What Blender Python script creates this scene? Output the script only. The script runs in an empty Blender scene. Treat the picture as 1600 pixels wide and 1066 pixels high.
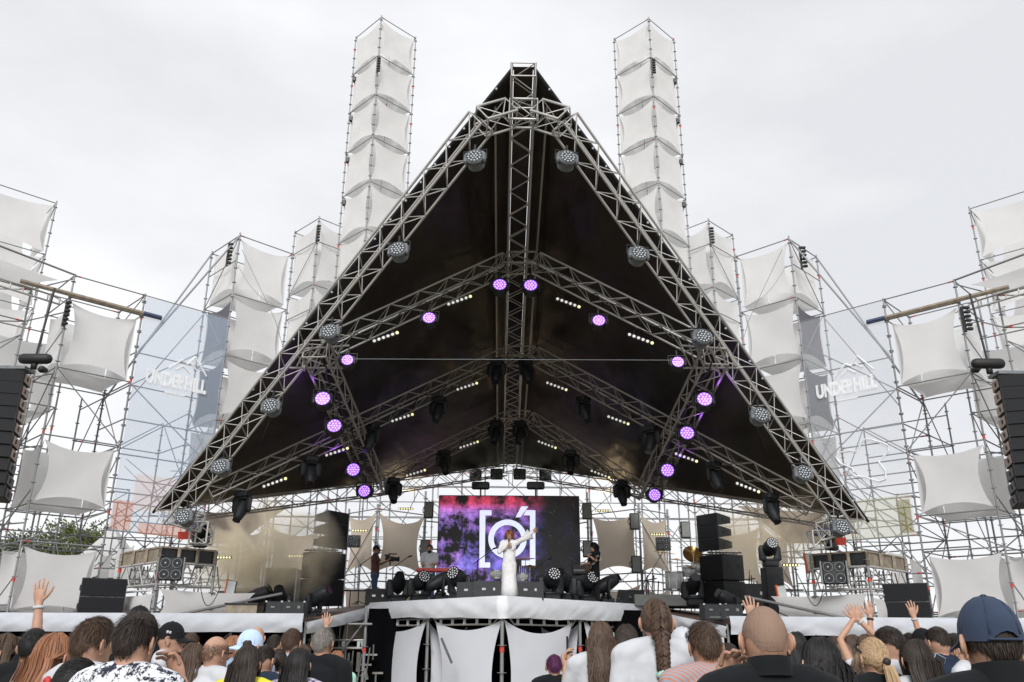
import bpy, math, random
from mathutils import Vector as V, Matrix as M, noise
random.seed(7)
R = math.radians
SC = bpy.context.scene
C = SC.collection
# ------------------------------------------------------------ camera, world, sun, exposure
CAM = V((0, 0, 1.65)); FPX = 1300.0; PITCH = math.atan(467 / FPX)
cd = bpy.data.cameras.new('camera'); cam = bpy.data.objects.new('camera', cd); C.objects.link(cam)
cd.sensor_width = 36; cd.sensor_fit = 'HORIZONTAL'; cd.lens = FPX / 1600 * 36; cd.clip_end = 3000; cd.clip_start = .05
CROT = M.Rotation(R(90) + PITCH, 4, 'X') @ M.Rotation(R(.35), 4, 'Z')
cam.matrix_world = M.Translation(CAM) @ CROT
SC.camera = cam
w = bpy.data.worlds.new('World'); SC.world = w; w.use_nodes = True
nt = w.node_tree; nd = nt.nodes; lk = nt.links; bg = nd['Background']
SUN_EL, SUN_AZ = R(33), R(184)
sky = nd.new('ShaderNodeTexSky'); sky.sky_type = 'NISHITA'; sky.sun_disc = False; sky.sun_elevation = SUN_EL; sky.sun_rotation = SUN_AZ
tc = nd.new('ShaderNodeTexCoord'); mp = nd.new('ShaderNodeMapping'); mp.inputs['Scale'].default_value = (1, 1, 2.2); mp.inputs['Location'].default_value = (.35, .2, .1)
nz = nd.new('ShaderNodeTexNoise'); nz.inputs['Scale'].default_value = 1.7; nz.inputs['Detail'].default_value = 6; nz.inputs['Roughness'].default_value = .5
rp = nd.new('ShaderNodeValToRGB'); rp.color_ramp.elements[0].position = .36; rp.color_ramp.elements[0].color = (.70, .71, .735, 1); rp.color_ramp.elements[1].position = .66; rp.color_ramp.elements[1].color = (.94, .94, .955, 1)
ml = nd.new('ShaderNodeVectorMath'); ml.operation = 'SCALE'; ml.inputs['Scale'].default_value = 9.5
mx = nd.new('ShaderNodeMix'); mx.data_type = 'RGBA'; mx.inputs[0].default_value = .95
lk.new(tc.outputs['Generated'], mp.inputs['Vector']); lk.new(mp.outputs['Vector'], nz.inputs['Vector']); lk.new(nz.outputs[0], rp.inputs[0])
lk.new(rp.outputs[0], ml.inputs[0]); lk.new(sky.outputs[0], mx.inputs[6]); lk.new(ml.outputs[0], mx.inputs[7]); lk.new(mx.outputs[2], bg.inputs[0])
bg.inputs[1].default_value = .1
sl = bpy.data.lights.new('sun', 'SUN'); sun = bpy.data.objects.new('sun', sl); C.objects.link(sun)
sl.energy = 2.4; sl.angle = R(22); sl.color = (1, .98, .955)
sdir = V((math.sin(SUN_AZ) * math.cos(SUN_EL), math.cos(SUN_AZ) * math.cos(SUN_EL), math.sin(SUN_EL)))
sun.rotation_euler = sdir.to_track_quat('Z', 'Y').to_euler(); sun.location = sdir * 60
SC.view_settings.view_transform = 'Standard'; SC.view_settings.look = 'None'; SC.view_settings.gamma = 1; SC.view_settings.exposure = .3; SC.view_settings.use_curve_mapping = False
SC.cycles.max_bounces = 7; SC.cycles.transparent_max_bounces = 16; SC.cycles.volume_bounces = 2
SC.cycles.use_denoising = True

# ------------------------------------------------------------ from a pixel of the photograph to a place
def ray(x, y): return (CROT.to_3x3() @ V(((x - 800) / FPX, (533 - y) / FPX, -1)))
def P(x, y, Y): d = ray(x, y); return CAM + d * (Y / d.y)
def PZ(x, y, z): d = ray(x, y); return CAM + d * ((z - CAM.z) / d.z)
def PP(x, y, p0, n): d = ray(x, y); return CAM + d * ((p0 - CAM).dot(n) / d.dot(n))

# ------------------------------------------------------------ materials
MAT = {}
def pm(name, col, rough=.5, metal=0., var=.12, vs=4., bump=0., bs=40., spec=.5, transl=0., emis=None, es=0., coat=0., transp=0., sheen=0.):
    m = bpy.data.materials.new(name); m.use_nodes = True; t = m.node_tree; n = t.nodes; l = t.links
    b = n['Principled BSDF']; o = n['Material Output']
    b.inputs['Roughness'].default_value = rough; b.inputs['Metallic'].default_value = metal; b.inputs['Specular IOR Level'].default_value = spec
    if coat: b.inputs['Coat Weight'].default_value = coat
    if sheen: b.inputs['Sheen Weight'].default_value = sheen
    co = n.new('ShaderNodeTexCoord'); z = n.new('ShaderNodeTexNoise'); z.inputs['Scale'].default_value = vs; z.inputs['Detail'].default_value = 5
    l.new(co.outputs['Object'], z.inputs['Vector'])
    r = n.new('ShaderNodeValToRGB'); r.color_ramp.elements[0].position = .3; r.color_ramp.elements[1].position = .7
    r.color_ramp.elements[0].color = [c * (1 - var) for c in col[:3]] + [1]; r.color_ramp.elements[1].color = [min(1, c * (1 + var)) for c in col[:3]] + [1]
    l.new(z.outputs[0], r.inputs[0]); l.new(r.outputs[0], b.inputs['Base Color'])
    if bump:
        z2 = n.new('ShaderNodeTexNoise'); z2.inputs['Scale'].default_value = bs; z2.inputs['Detail'].default_value = 4; l.new(co.outputs['Object'], z2.inputs['Vector'])
        bp = n.new('ShaderNodeBump'); bp.inputs['Strength'].default_value = bump; bp.inputs['Distance'].default_value = .02; l.new(z2.outputs[0], bp.inputs['Height']); l.new(bp.outputs[0], b.inputs['Normal'])
    if emis: b.inputs['Emission Color'].default_value = (*emis, 1); b.inputs['Emission Strength'].default_value = es
    last = b.outputs[0]
    if transl:
        tr = n.new('ShaderNodeBsdfTranslucent'); l.new(r.outputs[0], tr.inputs[0]); ms = n.new('ShaderNodeMixShader'); ms.inputs[0].default_value = transl
        l.new(last, ms.inputs[1]); l.new(tr.outputs[0], ms.inputs[2]); last = ms.outputs[0]
    if transp:
        tp = n.new('ShaderNodeBsdfTransparent'); ms = n.new('ShaderNodeMixShader'); ms.inputs[0].default_value = transp
        l.new(last, ms.inputs[1]); l.new(tp.outputs[0], ms.inputs[2]); last = ms.outputs[0]
    l.new(last, o.inputs['Surface']); MAT[name] = m; return m
pm('galv', (.25, .255, .265), .5, .35, .25, 3)
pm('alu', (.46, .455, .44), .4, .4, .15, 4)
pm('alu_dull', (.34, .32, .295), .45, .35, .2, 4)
pm('redtape', (.55, .05, .03), .5)
pm('fabric', (.80, .80, .80), .9, 0, .035, 1.5, .12, 3, .1, transl=.42)
pm('beigecloth', (.62, .54, .45), .9, 0, .08, 1.0, .12, 3, .1, transl=.35)  # white cloth tinted beige: warm haze at the back put into its colour
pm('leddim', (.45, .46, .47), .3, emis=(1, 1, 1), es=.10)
pm('wingcloth', (.50, .52, .565), .85, 0, .08, 2, .8, 3.5, .1, transl=.1)  # white cloth darkened in its colour to offset stronger light on the wings
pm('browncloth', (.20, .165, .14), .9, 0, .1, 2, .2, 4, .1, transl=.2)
pm('cloth', (.80, .82, .87), .85, 0, .04, 2, .25, 6, .1, transl=.1)
pm('skirt', (.74, .76, .82), .9, 0, .03, 1.2, .1, 3, .1, transl=.12)
pm('black', (.012, .013, .015), .45, 0, .3, 8, .1, 40)
pm('blackbox', (.014, .016, .019), .5, 0, .25, 9, .25, 120, .4)
pm('grille', (.006, .007, .009), .65, 0, .3, 60, .3, 200, .3)
pm('greymetal', (.16, .175, .19), .42, .2, .2, 7)
pm('rubber', (.01, .01, .011), .6)
pm('lens', (.012, .013, .015), .2, 0, .2, 9, spec=.5)
pm('ledoff', (.42, .46, .5), .2, 0, .1, 9, spec=.8)
pm('ledwhite', (.8, .8, .78), .2, emis=(1, .98, .92), es=.35)
pm('ledyellow', (.8, .75, .4), .2, emis=(1, .92, .45), es=.9)
pm('purple', (.3, .1, .5), .3, emis=(.24, .08, .85), es=.9)
pm('purplehot', (.6, .4, .8), .3, emis=(.58, .37, 1), es=1.2)
pm('wood', (.22, .185, .14), .7, 0, .3, 6, .3, 30)
pm('ply', (.10, .055, .04), .55, 0, .25, 5, .2, 30)
pm('deck', (.02, .02, .022), .6)
pm('shadeblack', (.004, .004, .005), .9, 0, .2, 3, spec=.05)  # near-black standing in for the shade below the decks
pm('grass', (.20, .185, .135), .95, 0, .3, .8, .6, 20)
pm('concrete', (.25, .25, .25), .85, 0, .15, 2, .2, 20)
pm('tent', (.55, .55, .54), .7, 0, .05, 2)
pm('bluestrap', (.04, .055, .11), .6)
pm('red', (.45, .03, .025), .4)
pm('orange', (.75, .16, .05), .6)
pm('drumwhite', (.62, .64, .62), .3, 0, .06, 6, coat=.3)
pm('brass', (.55, .36, .14), .32, .9, .2, 6)
pm('chrome', (.6, .6, .62), .25, .95)
pm('panelgrey', (.17, .18, .17), .5, 0, .1, 5)
pm('panelwhite', (.52, .56, .56), .5, 0, .06, 4)
pm('purplecloth', (.09, .085, .16), .8)
pm('redcloth', (.5, .05, .03), .8)
pm('whiteprint', (.85, .87, .9), .8, transp=.28)
pm('greyfabric', (.16, .155, .18), .9, 0, .05, 1.5, .12, 3, .1, transl=.25)  # dark copy of the white fabric: shade behind the banner put into colour
pm('bluebanner', (.50, .60, .74), .8, 0, .05, .7, spec=.1, transl=.4, transp=.54)
pm('palebanner', (.62, .65, .70), .8, 0, .05, .7, spec=.1, transl=.4, transp=.66)
pm('orangeprint', (.85, .26, .08), .8, 0, .1, 1, spec=.1, transl=.4, transp=.6)
pm('paleorange', (.85, .45, .3), .8, 0, .1, 1, spec=.1, transl=.4, transp=.78)
pm('oliveprint', (.30, .27, .07), .8, 0, .1, 1, spec=.1, transl=.4, transp=.45)
pm('paleolive', (.62, .58, .30), .8, 0, .1, 1, spec=.1, transl=.4, transp=.74)
pm('bark', (.09, .07, .05), .9, 0, .3, 8, .5, 20)
pm('leaf', (.12, .145, .05), .7, 0, .45, .9, spec=.3, transl=.25)
pm('leafdark', (.06, .08, .032), .7, 0, .45, .9, spec=.3, transl=.2)
pm('fl_lit', (.40, .31, .26), .6)  # light on the upper dark flanks put into the colour
pm('fl_dim', (.13, .12, .13), .6)  # lower flanks, painted dimmer than the lit upper ones
def roofmat():
    m = pm('tarp', (.0058, .0055, .005), .42, 0, .3, 1.2, 0, spec=.6); t = m.node_tree; n = t.nodes; l = t.links; b = n['Principled BSDF']
    co = n.new('ShaderNodeTexCoord'); z = n.new('ShaderNodeTexNoise'); z.inputs['Scale'].default_value = .9; z.inputs['Detail'].default_value = 2; z.inputs['Distortion'].default_value = .2
    mp = n.new('ShaderNodeMapping'); mp.inputs['Scale'].default_value = (1, .45, 1); l.new(co.outputs['Object'], mp.inputs[0]); l.new(mp.outputs[0], z.inputs['Vector'])
    z2 = n.new('ShaderNodeTexNoise'); z2.inputs['Scale'].default_value = 5; z2.inputs['Detail'].default_value = 4; l.new(mp.outputs[0], z2.inputs['Vector'])
    b1 = n.new('ShaderNodeBump'); b1.inputs['Strength'].default_value = .6; b1.inputs['Distance'].default_value = .25; l.new(z.outputs[0], b1.inputs['Height'])
    b2 = n.new('ShaderNodeBump'); b2.inputs['Strength'].default_value = .2; b2.inputs['Distance'].default_value = .05; l.new(z2.outputs[0], b2.inputs['Height']); l.new(b1.outputs[0], b2.inputs['Normal']); l.new(b2.outputs[0], b.inputs['Normal'])
    b.inputs['Specular Tint'].default_value = (1, .86, .68, 1)
roofmat()
def screenmat():
    m = pm('screenface', (.01, .01, .012), .35); t = m.node_tree; n = t.nodes; l = t.links; b = n['Principled BSDF']
    co = n.new('ShaderNodeTexCoord'); mp = n.new('ShaderNodeMapping'); mp.inputs['Location'].default_value = (3.1, 0, 1.3); l.new(co.outputs['Object'], mp.inputs[0])
    def nse(s, d, rough, off, dist=.6):
        z = n.new('ShaderNodeTexNoise'); z.inputs['Scale'].default_value = s; z.inputs['Detail'].default_value = d; z.inputs['Roughness'].default_value = rough; z.inputs['Distortion'].default_value = dist
        a = n.new('ShaderNodeVectorMath'); a.inputs[1].default_value = off; l.new(mp.outputs[0], a.inputs[0]); l.new(a.outputs[0], z.inputs['Vector']); return z.outputs[0]
    def ramp(s, p0, p1, c0, c1):
        r = n.new('ShaderNodeValToRGB'); r.color_ramp.elements[0].position = p0; r.color_ramp.elements[1].position = p1; r.color_ramp.elements[0].color = (*c0, 1); r.color_ramp.elements[1].color = (*c1, 1); l.new(s, r.inputs[0]); return r.outputs[0]
    def mix(k, a, c, f=None, fv=1.):
        x = n.new('ShaderNodeMix'); x.data_type = 'RGBA'; x.blend_type = k; x.inputs[0].default_value = fv
        if f: l.new(f, x.inputs[0])
        l.new(a, x.inputs[6]); l.new(c, x.inputs[7]); return x.outputs[2]
    cloud = ramp(nse(1.15, 12, .72, (0, 0, 0), 0), .465, .71, (.0, .0, .0), (1, 1, 1))
    sx = n.new('ShaderNodeSeparateXYZ'); l.new(co.outputs['Object'], sx.inputs[0])
    def rng(o, a, c):
        r = n.new('ShaderNodeMapRange'); r.interpolation_type = 'SMOOTHSTEP'; r.inputs[1].default_value = a; r.inputs[2].default_value = c; l.new(o, r.inputs[0]); return r.outputs[0]
    hue1 = ramp(rng(sx.outputs[0], -1.9, 1.2), 0, 1, (.33, .25, 1.0), (.12, .12, .62))
    hue2 = ramp(nse(.9, 3, .5, (4, 0, 2)), .48, .60, (0, 0, 0), (.34, .08, .16))
    top = ramp(rng(sx.outputs[2], .6, 1.6), 0, 1, (0, 0, 0), (.85, .07, .12))
    red = ramp(rng(sx.outputs[2], .6, 1.6), 0, 1, (.70, .04, .11), (.85, .07, .15)); col = mix('ADD', hue1, hue2); col = mix('MIX', col, red, f=rng(sx.outputs[2], .7, 1.25))
    left = ramp(rng(sx.outputs[0], 1.35, .25), 0, 1, (.03, .03, .03), (1, 1, 1))
    c = mix('MULTIPLY', col, cloud); c = mix('MULTIPLY', c, left)
    stars = ramp(nse(38, 1, .5, (9, 9, 9), 0), .74, .8, (0, 0, 0), (.6, .6, .7)); c = mix('ADD', c, stars)
    l.new(c, b.inputs['Emission Color']); b.inputs['Emission Strength'].default_value = 1.35
screenmat()
pm('logolight', (.6, .62, .7), .4, emis=(.66, .70, .90), es=.85)

# ------------------------------------------------------------ mesh tools
class MB:
    def __init__(s): s.v = []; s.f = []; s.m = []; s.k = 0
    def face(s, *i): s.f.append(i); s.m.append(s.k)
    def box(s, c, d, rot=None, tx=1., ty=1.):
        c = V(c); b = len(s.v)
        for z in (-1, 1):
            for x, y in ((-1, -1), (1, -1), (1, 1), (-1, 1)):
                q = V((x * d[0] / 2 * (tx if z > 0 else 1), y * d[1] / 2 * (ty if z > 0 else 1), z * d[2] / 2)); s.v.append(c + (rot @ q if rot else q))
        for q in ((3, 2, 1, 0), (4, 5, 6, 7), (0, 1, 5, 4), (1, 2, 6, 5), (2, 3, 7, 6), (3, 0, 4, 7)): s.face(*[b + i for i in q])
        return s
    def bbox(s, c, d, bev, rot=None):  # box with chamfered edges
        c = V(c); x, y, z = (t / 2 for t in d); e = bev; b0 = len(s.v); rings = []
        for zz, k in ((-z, e), (-z + e, 0), (z - e, 0), (z, e)):
            pts = [(x - k - e, -y + k), (x - k, -y + k + e), (x - k, y - k - e), (x - k - e, y - k), (-x + k + e, y - k), (-x + k, y - k - e), (-x + k, -y + k + e), (-x + k + e, -y + k)]
            r = []
            for px, py in pts:
                q = V((px, py, zz)); r.append(len(s.v)); s.v.append(c + (rot @ q if rot else q))
            rings.append(r)
        for a, bb in zip(rings, rings[1:]):
            for i in range(8): s.face(a[i], a[(i + 1) % 8], bb[(i + 1) % 8], bb[i])
        s.face(*rings[0][::-1]); s.face(*rings[-1]); return s
    def ring(s, c, ax, ay, seg, rx, ry=None):
        ry = rx if ry is None else ry; b = len(s.v)
        for i in range(seg):
            t = 2 * math.pi * i / seg; s.v.append(c + ax * (math.cos(t) * rx) + ay * (math.sin(t) * ry))
        return b
    def path(s, pts, rad, seg=8, caps=True, ref=None):
        pts = [V(p) for p in pts]; n = len(pts)
        if not isinstance(rad, (list, tuple)): rad = [rad] * n
        prev = None; rb = []
        for i, p in enumerate(pts):
            d = (pts[min(n - 1, i + 1)] - pts[max(0, i - 1)]).normalized()
            if prev is None:
                r0 = V(ref) if ref else (V((1, 0, 0)) if abs(d.x) < .8 else V((0, 1, 0)))
            else: r0 = prev
            ax = (r0 - d * r0.dot(d)).normalized(); ay = d.cross(ax); prev = ax
            q = rad[i]; rx, ry = q if isinstance(q, (tuple, list)) else (q, q)
            rb.append(s.ring(p, ax, ay, seg, rx, ry))
        for a, b in zip(rb, rb[1:]):
            for i in range(seg): j = (i + 1) % seg; s.face(a + i, a + j, b + j, b + i)
        if caps: s.face(*range(rb[0] + seg - 1, rb[0] - 1, -1)); s.face(*range(rb[-1], rb[-1] + seg))
        return s
    def limb(s, pts, rad, seg=10):  # path with rounded ends
        pts = [V(p) for p in pts]; a = (pts[0] - pts[1]).normalized(); b = (pts[-1] - pts[-2]).normalized()
        g = lambda q, k: tuple(t * k for t in q) if isinstance(q, (tuple, list)) else q * k
        mn = lambda q: min(q) if isinstance(q, (tuple, list)) else q
        P2 = [pts[0] + a * mn(rad[0]) * .95, pts[0] + a * mn(rad[0]) * .6] + pts + [pts[-1] + b * mn(rad[-1]) * .6, pts[-1] + b * mn(rad[-1]) * .95]
        return s.path(P2, [g(rad[0], .3), g(rad[0], .8)] + list(rad) + [g(rad[-1], .8), g(rad[-1], .3)], seg)
    def ell(s, c, r, seg=14, rings=9, rot=None):
        c = V(c); b = len(s.v)
        f = lambda q: c + (rot @ q if rot else q)
        s.v.append(f(V((0, 0, r[2]))))
        for i in range(1, rings):
            t = math.pi * i / rings
            for j in range(seg): p = 2 * math.pi * j / seg; s.v.append(f(V((r[0] * math.sin(t) * math.cos(p), r[1] * math.sin(t) * math.sin(p), r[2] * math.cos(t)))))
        s.v.append(f(V((0, 0, -r[2])))); e = len(s.v) - 1
        for j in range(seg): k = (j + 1) % seg; s.face(b, b + 1 + j, b + 1 + k); s.face(e, e - seg + k, e - seg + j)
        for i in range(rings - 2):
            for j in range(seg): k = (j + 1) % seg; q = b + 1 + i * seg; s.face(q + j, q + seg + j, q + seg + k, q + k)
        return s
    def disc(s, c, n, r, seg=12):
        n = V(n).normalized(); ax = n.orthogonal().normalized(); b = s.ring(V(c), ax, n.cross(ax), seg, r); s.face(*range(b, b + seg)); return s
    def cyl(s, a, b, r, seg=12, r2=None): return s.path([a, b], [r, r if r2 is None else r2], seg)
    def grid(s, fn, nu, nv):
        b = len(s.v)
        for j in range(nv + 1):
            for i in range(nu + 1): s.v.append(V(fn(i / nu, j / nv)))
        for j in range(nv):
            for i in range(nu): q = b + j * (nu + 1) + i; s.face(q, q + 1, q + nu + 2, q + nu + 1)
        return s
    def mesh(s, name, mats, smooth=False):
        me = bpy.data.meshes.new(name); me.from_pydata([tuple(v) for v in s.v], [], s.f)
        for m in (mats if isinstance(mats, (list, tuple)) else [mats]): me.materials.append(MAT[m] if isinstance(m, str) else m)
        if any(s.m): me.polygons.foreach_set('material_index', s.m)
        if smooth: me.polygons.foreach_set('use_smooth', [True] * len(s.f))
        me.update(); return me
def put(name, me, parent=None, mw=None):
    o = bpy.data.objects.new(name, me); C.objects.link(o)
    if parent is not None:
        o.parent = parent; o.matrix_parent_inverse = M.Translation(-V(parent['base'])) if 'base' in parent else parent.matrix_basis.inverted()
    if mw is not None: o.matrix_basis = mw
    return o
def tag(o, label, cat, group=None):
    o['label'] = label; o['category'] = cat
    if group: o['group'] = group
    return o
def thing(name, label, cat, loc, group=None):
    o = bpy.data.objects.new(name, None); C.objects.link(o); o.empty_display_size = .2; o.location = loc; o['base'] = [float(t) for t in loc]
    return tag(o, label, cat, group)
def copy_thing(t, loc, rz=0., label=None, scale=1.):   # parts keep their own matrices below the copied base
    r = t.copy(); C.objects.link(r); r.location = loc; r.rotation_euler = (0, 0, rz); r.scale = (scale,) * 3
    if label: r['label'] = label
    for ch in list(t.children):
        c = ch.copy(); C.objects.link(c); c.parent = r
        for g in list(ch.children): d = g.copy(); C.objects.link(d); d.parent = c
    return r
def frame(o, z, up=(0, 0, 1)):   # matrix whose local +Z looks along z, local +Y near up
    z = V(z).normalized(); y = V(up); y = (y - z * y.dot(z))
    y = y.normalized() if y.length > 1e-4 else z.orthogonal().normalized(); x = y.cross(z)
    m = M.Identity(4)
    for i in range(3): m[i][0], m[i][1], m[i][2], m[i][3] = x[i], y[i], z[i], o[i]
    return m
UT = {}
def unit(m, seg=8):
    if (m, seg) not in UT: UT[m, seg] = MB().cyl((0, 0, 0), (0, 0, 1), 1, seg).mesh('tube_' + m, m, True)
    return UT[m, seg]
def pole(name, a, b, r, parent, m='galv', me=None, seg=8):
    a = V(a); b = V(b); d = b - a; L = d.length
    q = d.to_track_quat('Z', 'Y').to_matrix().to_4x4()
    return put(name, me or unit(m, seg), parent, M.Translation(a) @ q @ M.Diagonal((r, r, L, 1)))
def stdmesh(tape):   # two metres of scaffold upright with its rosettes, one with a red sleeve
    b = MB(); b.cyl((0, 0, 0), (0, 0, 1), 1, 8)
    for k in range(4): b.cyl((0, 0, .12 + k * .25), (0, 0, .126 + k * .25), 2.5, 8)
    if tape: b.k = 1; b.cyl((0, 0, .56), (0, 0, .61), 1.25, 8)
    return b.mesh('scaffold_upright', ['galv', 'redtape'], True)
STD = [stdmesh(0), stdmesh(1)]
def ledmesh():
    b = MB(); b.cyl((0, 0, 0), (0, 0, 1), 1, 8); b.cyl((0, 0, .0), (0, 0, .035), 1.6, 8); b.cyl((0, 0, .965), (0, 0, 1), 1.6, 8); b.k = 1; b.cyl((0, 0, .05), (0, 0, .085), 1.25, 8)
    return b.mesh('scaffold_ledger', ['galv', 'redtape'], True)
LED = ledmesh()
def standard(a, b, t, r=.027):
    a = V(a); b = V(b); n = max(1, round((b - a).length / 2))
    for i in range(n): pole('upright', a.lerp(b, i / n), a.lerp(b, (i + 1) / n), r, t, me=STD[random.random() < .25])
def ledger(a, b, t, r=.020): pole('ledger', a, b, r, t, me=LED if random.random() < .35 else None)
def brace(a, b, t, r=.0165): pole('brace', a, b, r, t)
# stretched cloth panel: corners a b c d in turn, every edge drawn in, the middle dished along n
def panel_mesh(a, b, c, d, bow=.1, dish=.05, n=20, mat='fabric', seed=0):
    a, b, c, d = (V(p) for p in (a, b, c, d)); nn = (b - a).cross(d - a).normalized(); rr = random.Random(seed)
    bw = [bow * rr.uniform(.8, 1.25) for _ in range(4)]; side = ((b - a).length + (d - a).length) / 2
    def fn(u, v):
        fu = 4 * u * (1 - u); fv = 4 * v * (1 - v)
        uu = u + (bw[0] * (1 - u) - bw[1] * u) * fv * 1.0; vv = v + (bw[2] * (1 - v) - bw[3] * v) * fu
        # shorten towards the middle of the edges only
        p = a.lerp(b, uu).lerp(d.lerp(c, uu), vv)
        w = noise.noise(V((u * 2 + seed, v * 2, seed * .7))) * .007 * side
        for cu, cv in ((0, 0), (1, 0), (1, 1), (0, 1)):
            du, dv = u - cu, v - cv; r2 = du * du + dv * dv
            if .0005 < r2 < .25: w += .0042 * side * math.exp(-r2 / .05) * math.sin(math.atan2(abs(dv), abs(du)) * 15 + seed + cu * 2 + cv) * min(1, r2 / .006)
        return p + nn * (dish * side * fu * fv + w)
    return MB().grid(fn, n, n).mesh('stretched_cloth', mat, True)
def panel(t, a, b, c, d, name='fabric_panel', **k): return put(name, panel_mesh(a, b, c, d, **k), t)
# lattice girder along a polyline; side = direction of the girder's width
def truss(t, pts, side, w=.42, h=.42, step=.5, m='alu', rc=.026, rb=.013, faces=(0, 1, 2, 3), ends=True):
    pts = [V(p) for p in pts]; side = V(side)
    for pi in range(len(pts) - 1):
        a, b = pts[pi], pts[pi + 1]; d = (b - a).normalized(); s = (side - d * side.dot(d)).normalized(); u = d.cross(s)
        def corner(p, i): return p + s * (w / 2 * (1, -1, -1, 1)[i]) + u * (h / 2 * (1, 1, -1, -1)[i])
        for i in range(4): pole('chord', corner(a, i), corner(b, i), rc, t, m)
        n = max(1, round((b - a).length / step))
        for f in faces:
            j = (f + 1) % 4
            for k in range(n):
                p, q = a.lerp(b, k / n), a.lerp(b, (k + 1) / n)
                if (k + f) % 2: pole('brace', corner(p, f), corner(q, j), rb, t, m, seg=6)
                else: pole('brace', corner(p, j), corner(q, f), rb, t, m, seg=6)
        if ends:
            for p in (a, b):
                for i in range(4): pole('end_bar', corner(p, i), corner(p, (i + 1) % 4), rb * 1.2, t, m, seg=6)
# ------------------------------------------------------------ ground
g = put('ground', MB().grid(lambda u, v: ((u - .5) * 1600, -300 + v * 1600, 0), 8, 8).mesh('ground', 'grass')); g['kind'] = 'structure'; g['label'] = 'trampled grass field under the crowd and the stage'
# ------------------------------------------------------------ stage roof
TL, TR = P(803, 106, 13.6), P(833, 107, 13.6); LF, RF = P(239, 803, 20.0), P(1357, 817, 20.0); BL, BR = P(788, 727, 30), P(806, 727, 30)
TL.z = TR.z = (TL.z + TR.z) / 2
def pln(a, b, c):
    n = (b - a).cross(c - a).normalized(); return n if n.z < 0 else -n
NL, NR = pln(TL, LF, BL), pln(TR, RF, BR)
def onroof(x, y, off, side=None):   # point 'off' metres below the roof skin
    L = (x < 810) if side is None else side < 0
    return PP(x, y, (TL + NL * off) if L else (TR + NR * off), NL if L else NR)
roof = thing('stage_roof', 'black pointed tarpaulin roof stretched over the festival stage', 'stage roof', ((LF + RF) / 2))
def sheet(a, b, c, n):
    def fn(u, v):
        p = a.lerp(b, v).lerp(a.lerp(c, v), u)
        q = noise.noise(p * .5) * .10 + noise.noise(V((p.x * 2.1, p.y * 1.2, p.z * 2.1))) * .045
        f = min(1, 8 * u * (1 - u)) * min(1, 5 * (1 - v)) * min(1, v * 6)
        return p + n * (q * f - .05)
    return MB().grid(fn, 60, 60).mesh('roof_sheet', 'tarp', True)
put('roof_sheet', sheet(TL, LF, BL, NL), roof); put('roof_sheet', sheet(TR, BR, RF, NR), roof)
put('ridge_strip', MB().grid(lambda u, v: TL.lerp(TR, u).lerp(BL.lerp(BR, u), v) + V((0, 0, .03)), 2, 12).mesh('ridge_strip', 'tarp', True), roof)
for a, b in ((TL, LF), (TR, RF)):
    pole('edge_rope', a + V((0, 0, .03)), b + V((0, 0, .03)), .035, roof, 'black')
    for k in range(1, 26): put('lashing_ring', MB().ell((0, 0, 0), (.026, .026, .026), 6, 4).mesh('lashing_ring', 'ledoff') if k == 1 and a is TL else bpy.data.meshes['lashing_ring'], roof, M.Translation(a.lerp(b, k / 26.5 + .004 * math.sin(k * 7)) + V((0, -.06, -.03))))
OFF = .42
def rp(x, y, off=OFF, side=None): return onroof(x, y, off, side)
a1 = [rp(262, 808), rp(427, 592), rp(583, 394), rp(752, 190), rp(797, 177)]; a2 = [rp(840, 178), rp(882, 191), rp(1034, 398), rp(1183, 600), rp(1333, 822)]
t = thing('arch_truss', 'big aluminium lattice arch along the front edge of the roof', 'truss', (0, 20, 4))
for q in (a1[:1] + a1[3:4], a1[3:], [a1[-1], a2[0]], a2[:2], a2[1:2] + a2[4:]):
    s_ = (TL - LF).cross(NL) if q[0].x < .1 else (TR - RF).cross(NR)
    truss(t, q, s_, .42, .42, .37, 'alu', .027, .0115)
for q in (a1[0], a2[-1]):   # foot frames
    i_ = 1 if q.x < 0 else -1; f_ = q + V((.75 * i_, .25, 0)); zb = 3.72
    truss(t, [q + V((.1 * i_, .05, .05)), f_ + V((0, 0, -.12))], (0, 1, 0), .4, .4, .25, 'alu', .025, .012); truss(t, [f_ + V((0, 0, -.1)), V((f_.x, f_.y, zb))], (0, 1, 0), .4, .4, .3, 'alu', .025, .012)
RT, RB = (TL + TR) / 2 + V((0, -.22, -.20)), P(797, 728, 29.6); dn = V((0, -.25, -.33))
t = thing('ridge_truss', 'long aluminium lattice girder running under the roof ridge to the back', 'truss', RB)
truss(t, [RT, RB + dn * .3], (1, 0, 0), .46, .40, .38, 'alu', .027, .0115)
for dx in (-.55, .5): pole('ridge_pipe', RT.lerp(RB, .05) + V((dx, 0, -.05)), RB + V((dx * .8, 0, 0)), .025, t, 'alu_dull')
raf = [('front', (520, 537), (792, 411), (838, 411), (1103, 545)), ('middle', (330, 774), (792, 556), (836, 556), (1268, 790)), ('back', (596, 750), (792, 655), (828, 655), (1006, 770))]
for nm, *q in raf:
    t = thing('rafter_truss', f'{nm} one of three lattice rafters crossing under the roof', 'truss', rp(*q[1]), 'rafter trusses under the roof')
    p = [rp(*q[0]), rp(*q[1]), rp(*q[2]), rp(*q[3])]
    d1 = NL.cross(p[1] - p[0]); d2 = NR.cross(p[3] - p[2])
    truss(t, p[:2], d1, .40, .36, .40, 'alu_dull' if nm != 'front' else 'alu', .024, .010); truss(t, p[1:3], d1, .4, .36, .5, 'alu_dull', .026, .012); truss(t, p[2:], d2, .40, .36, .40, 'alu_dull' if nm != 'front' else 'alu', .026, .012)
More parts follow.
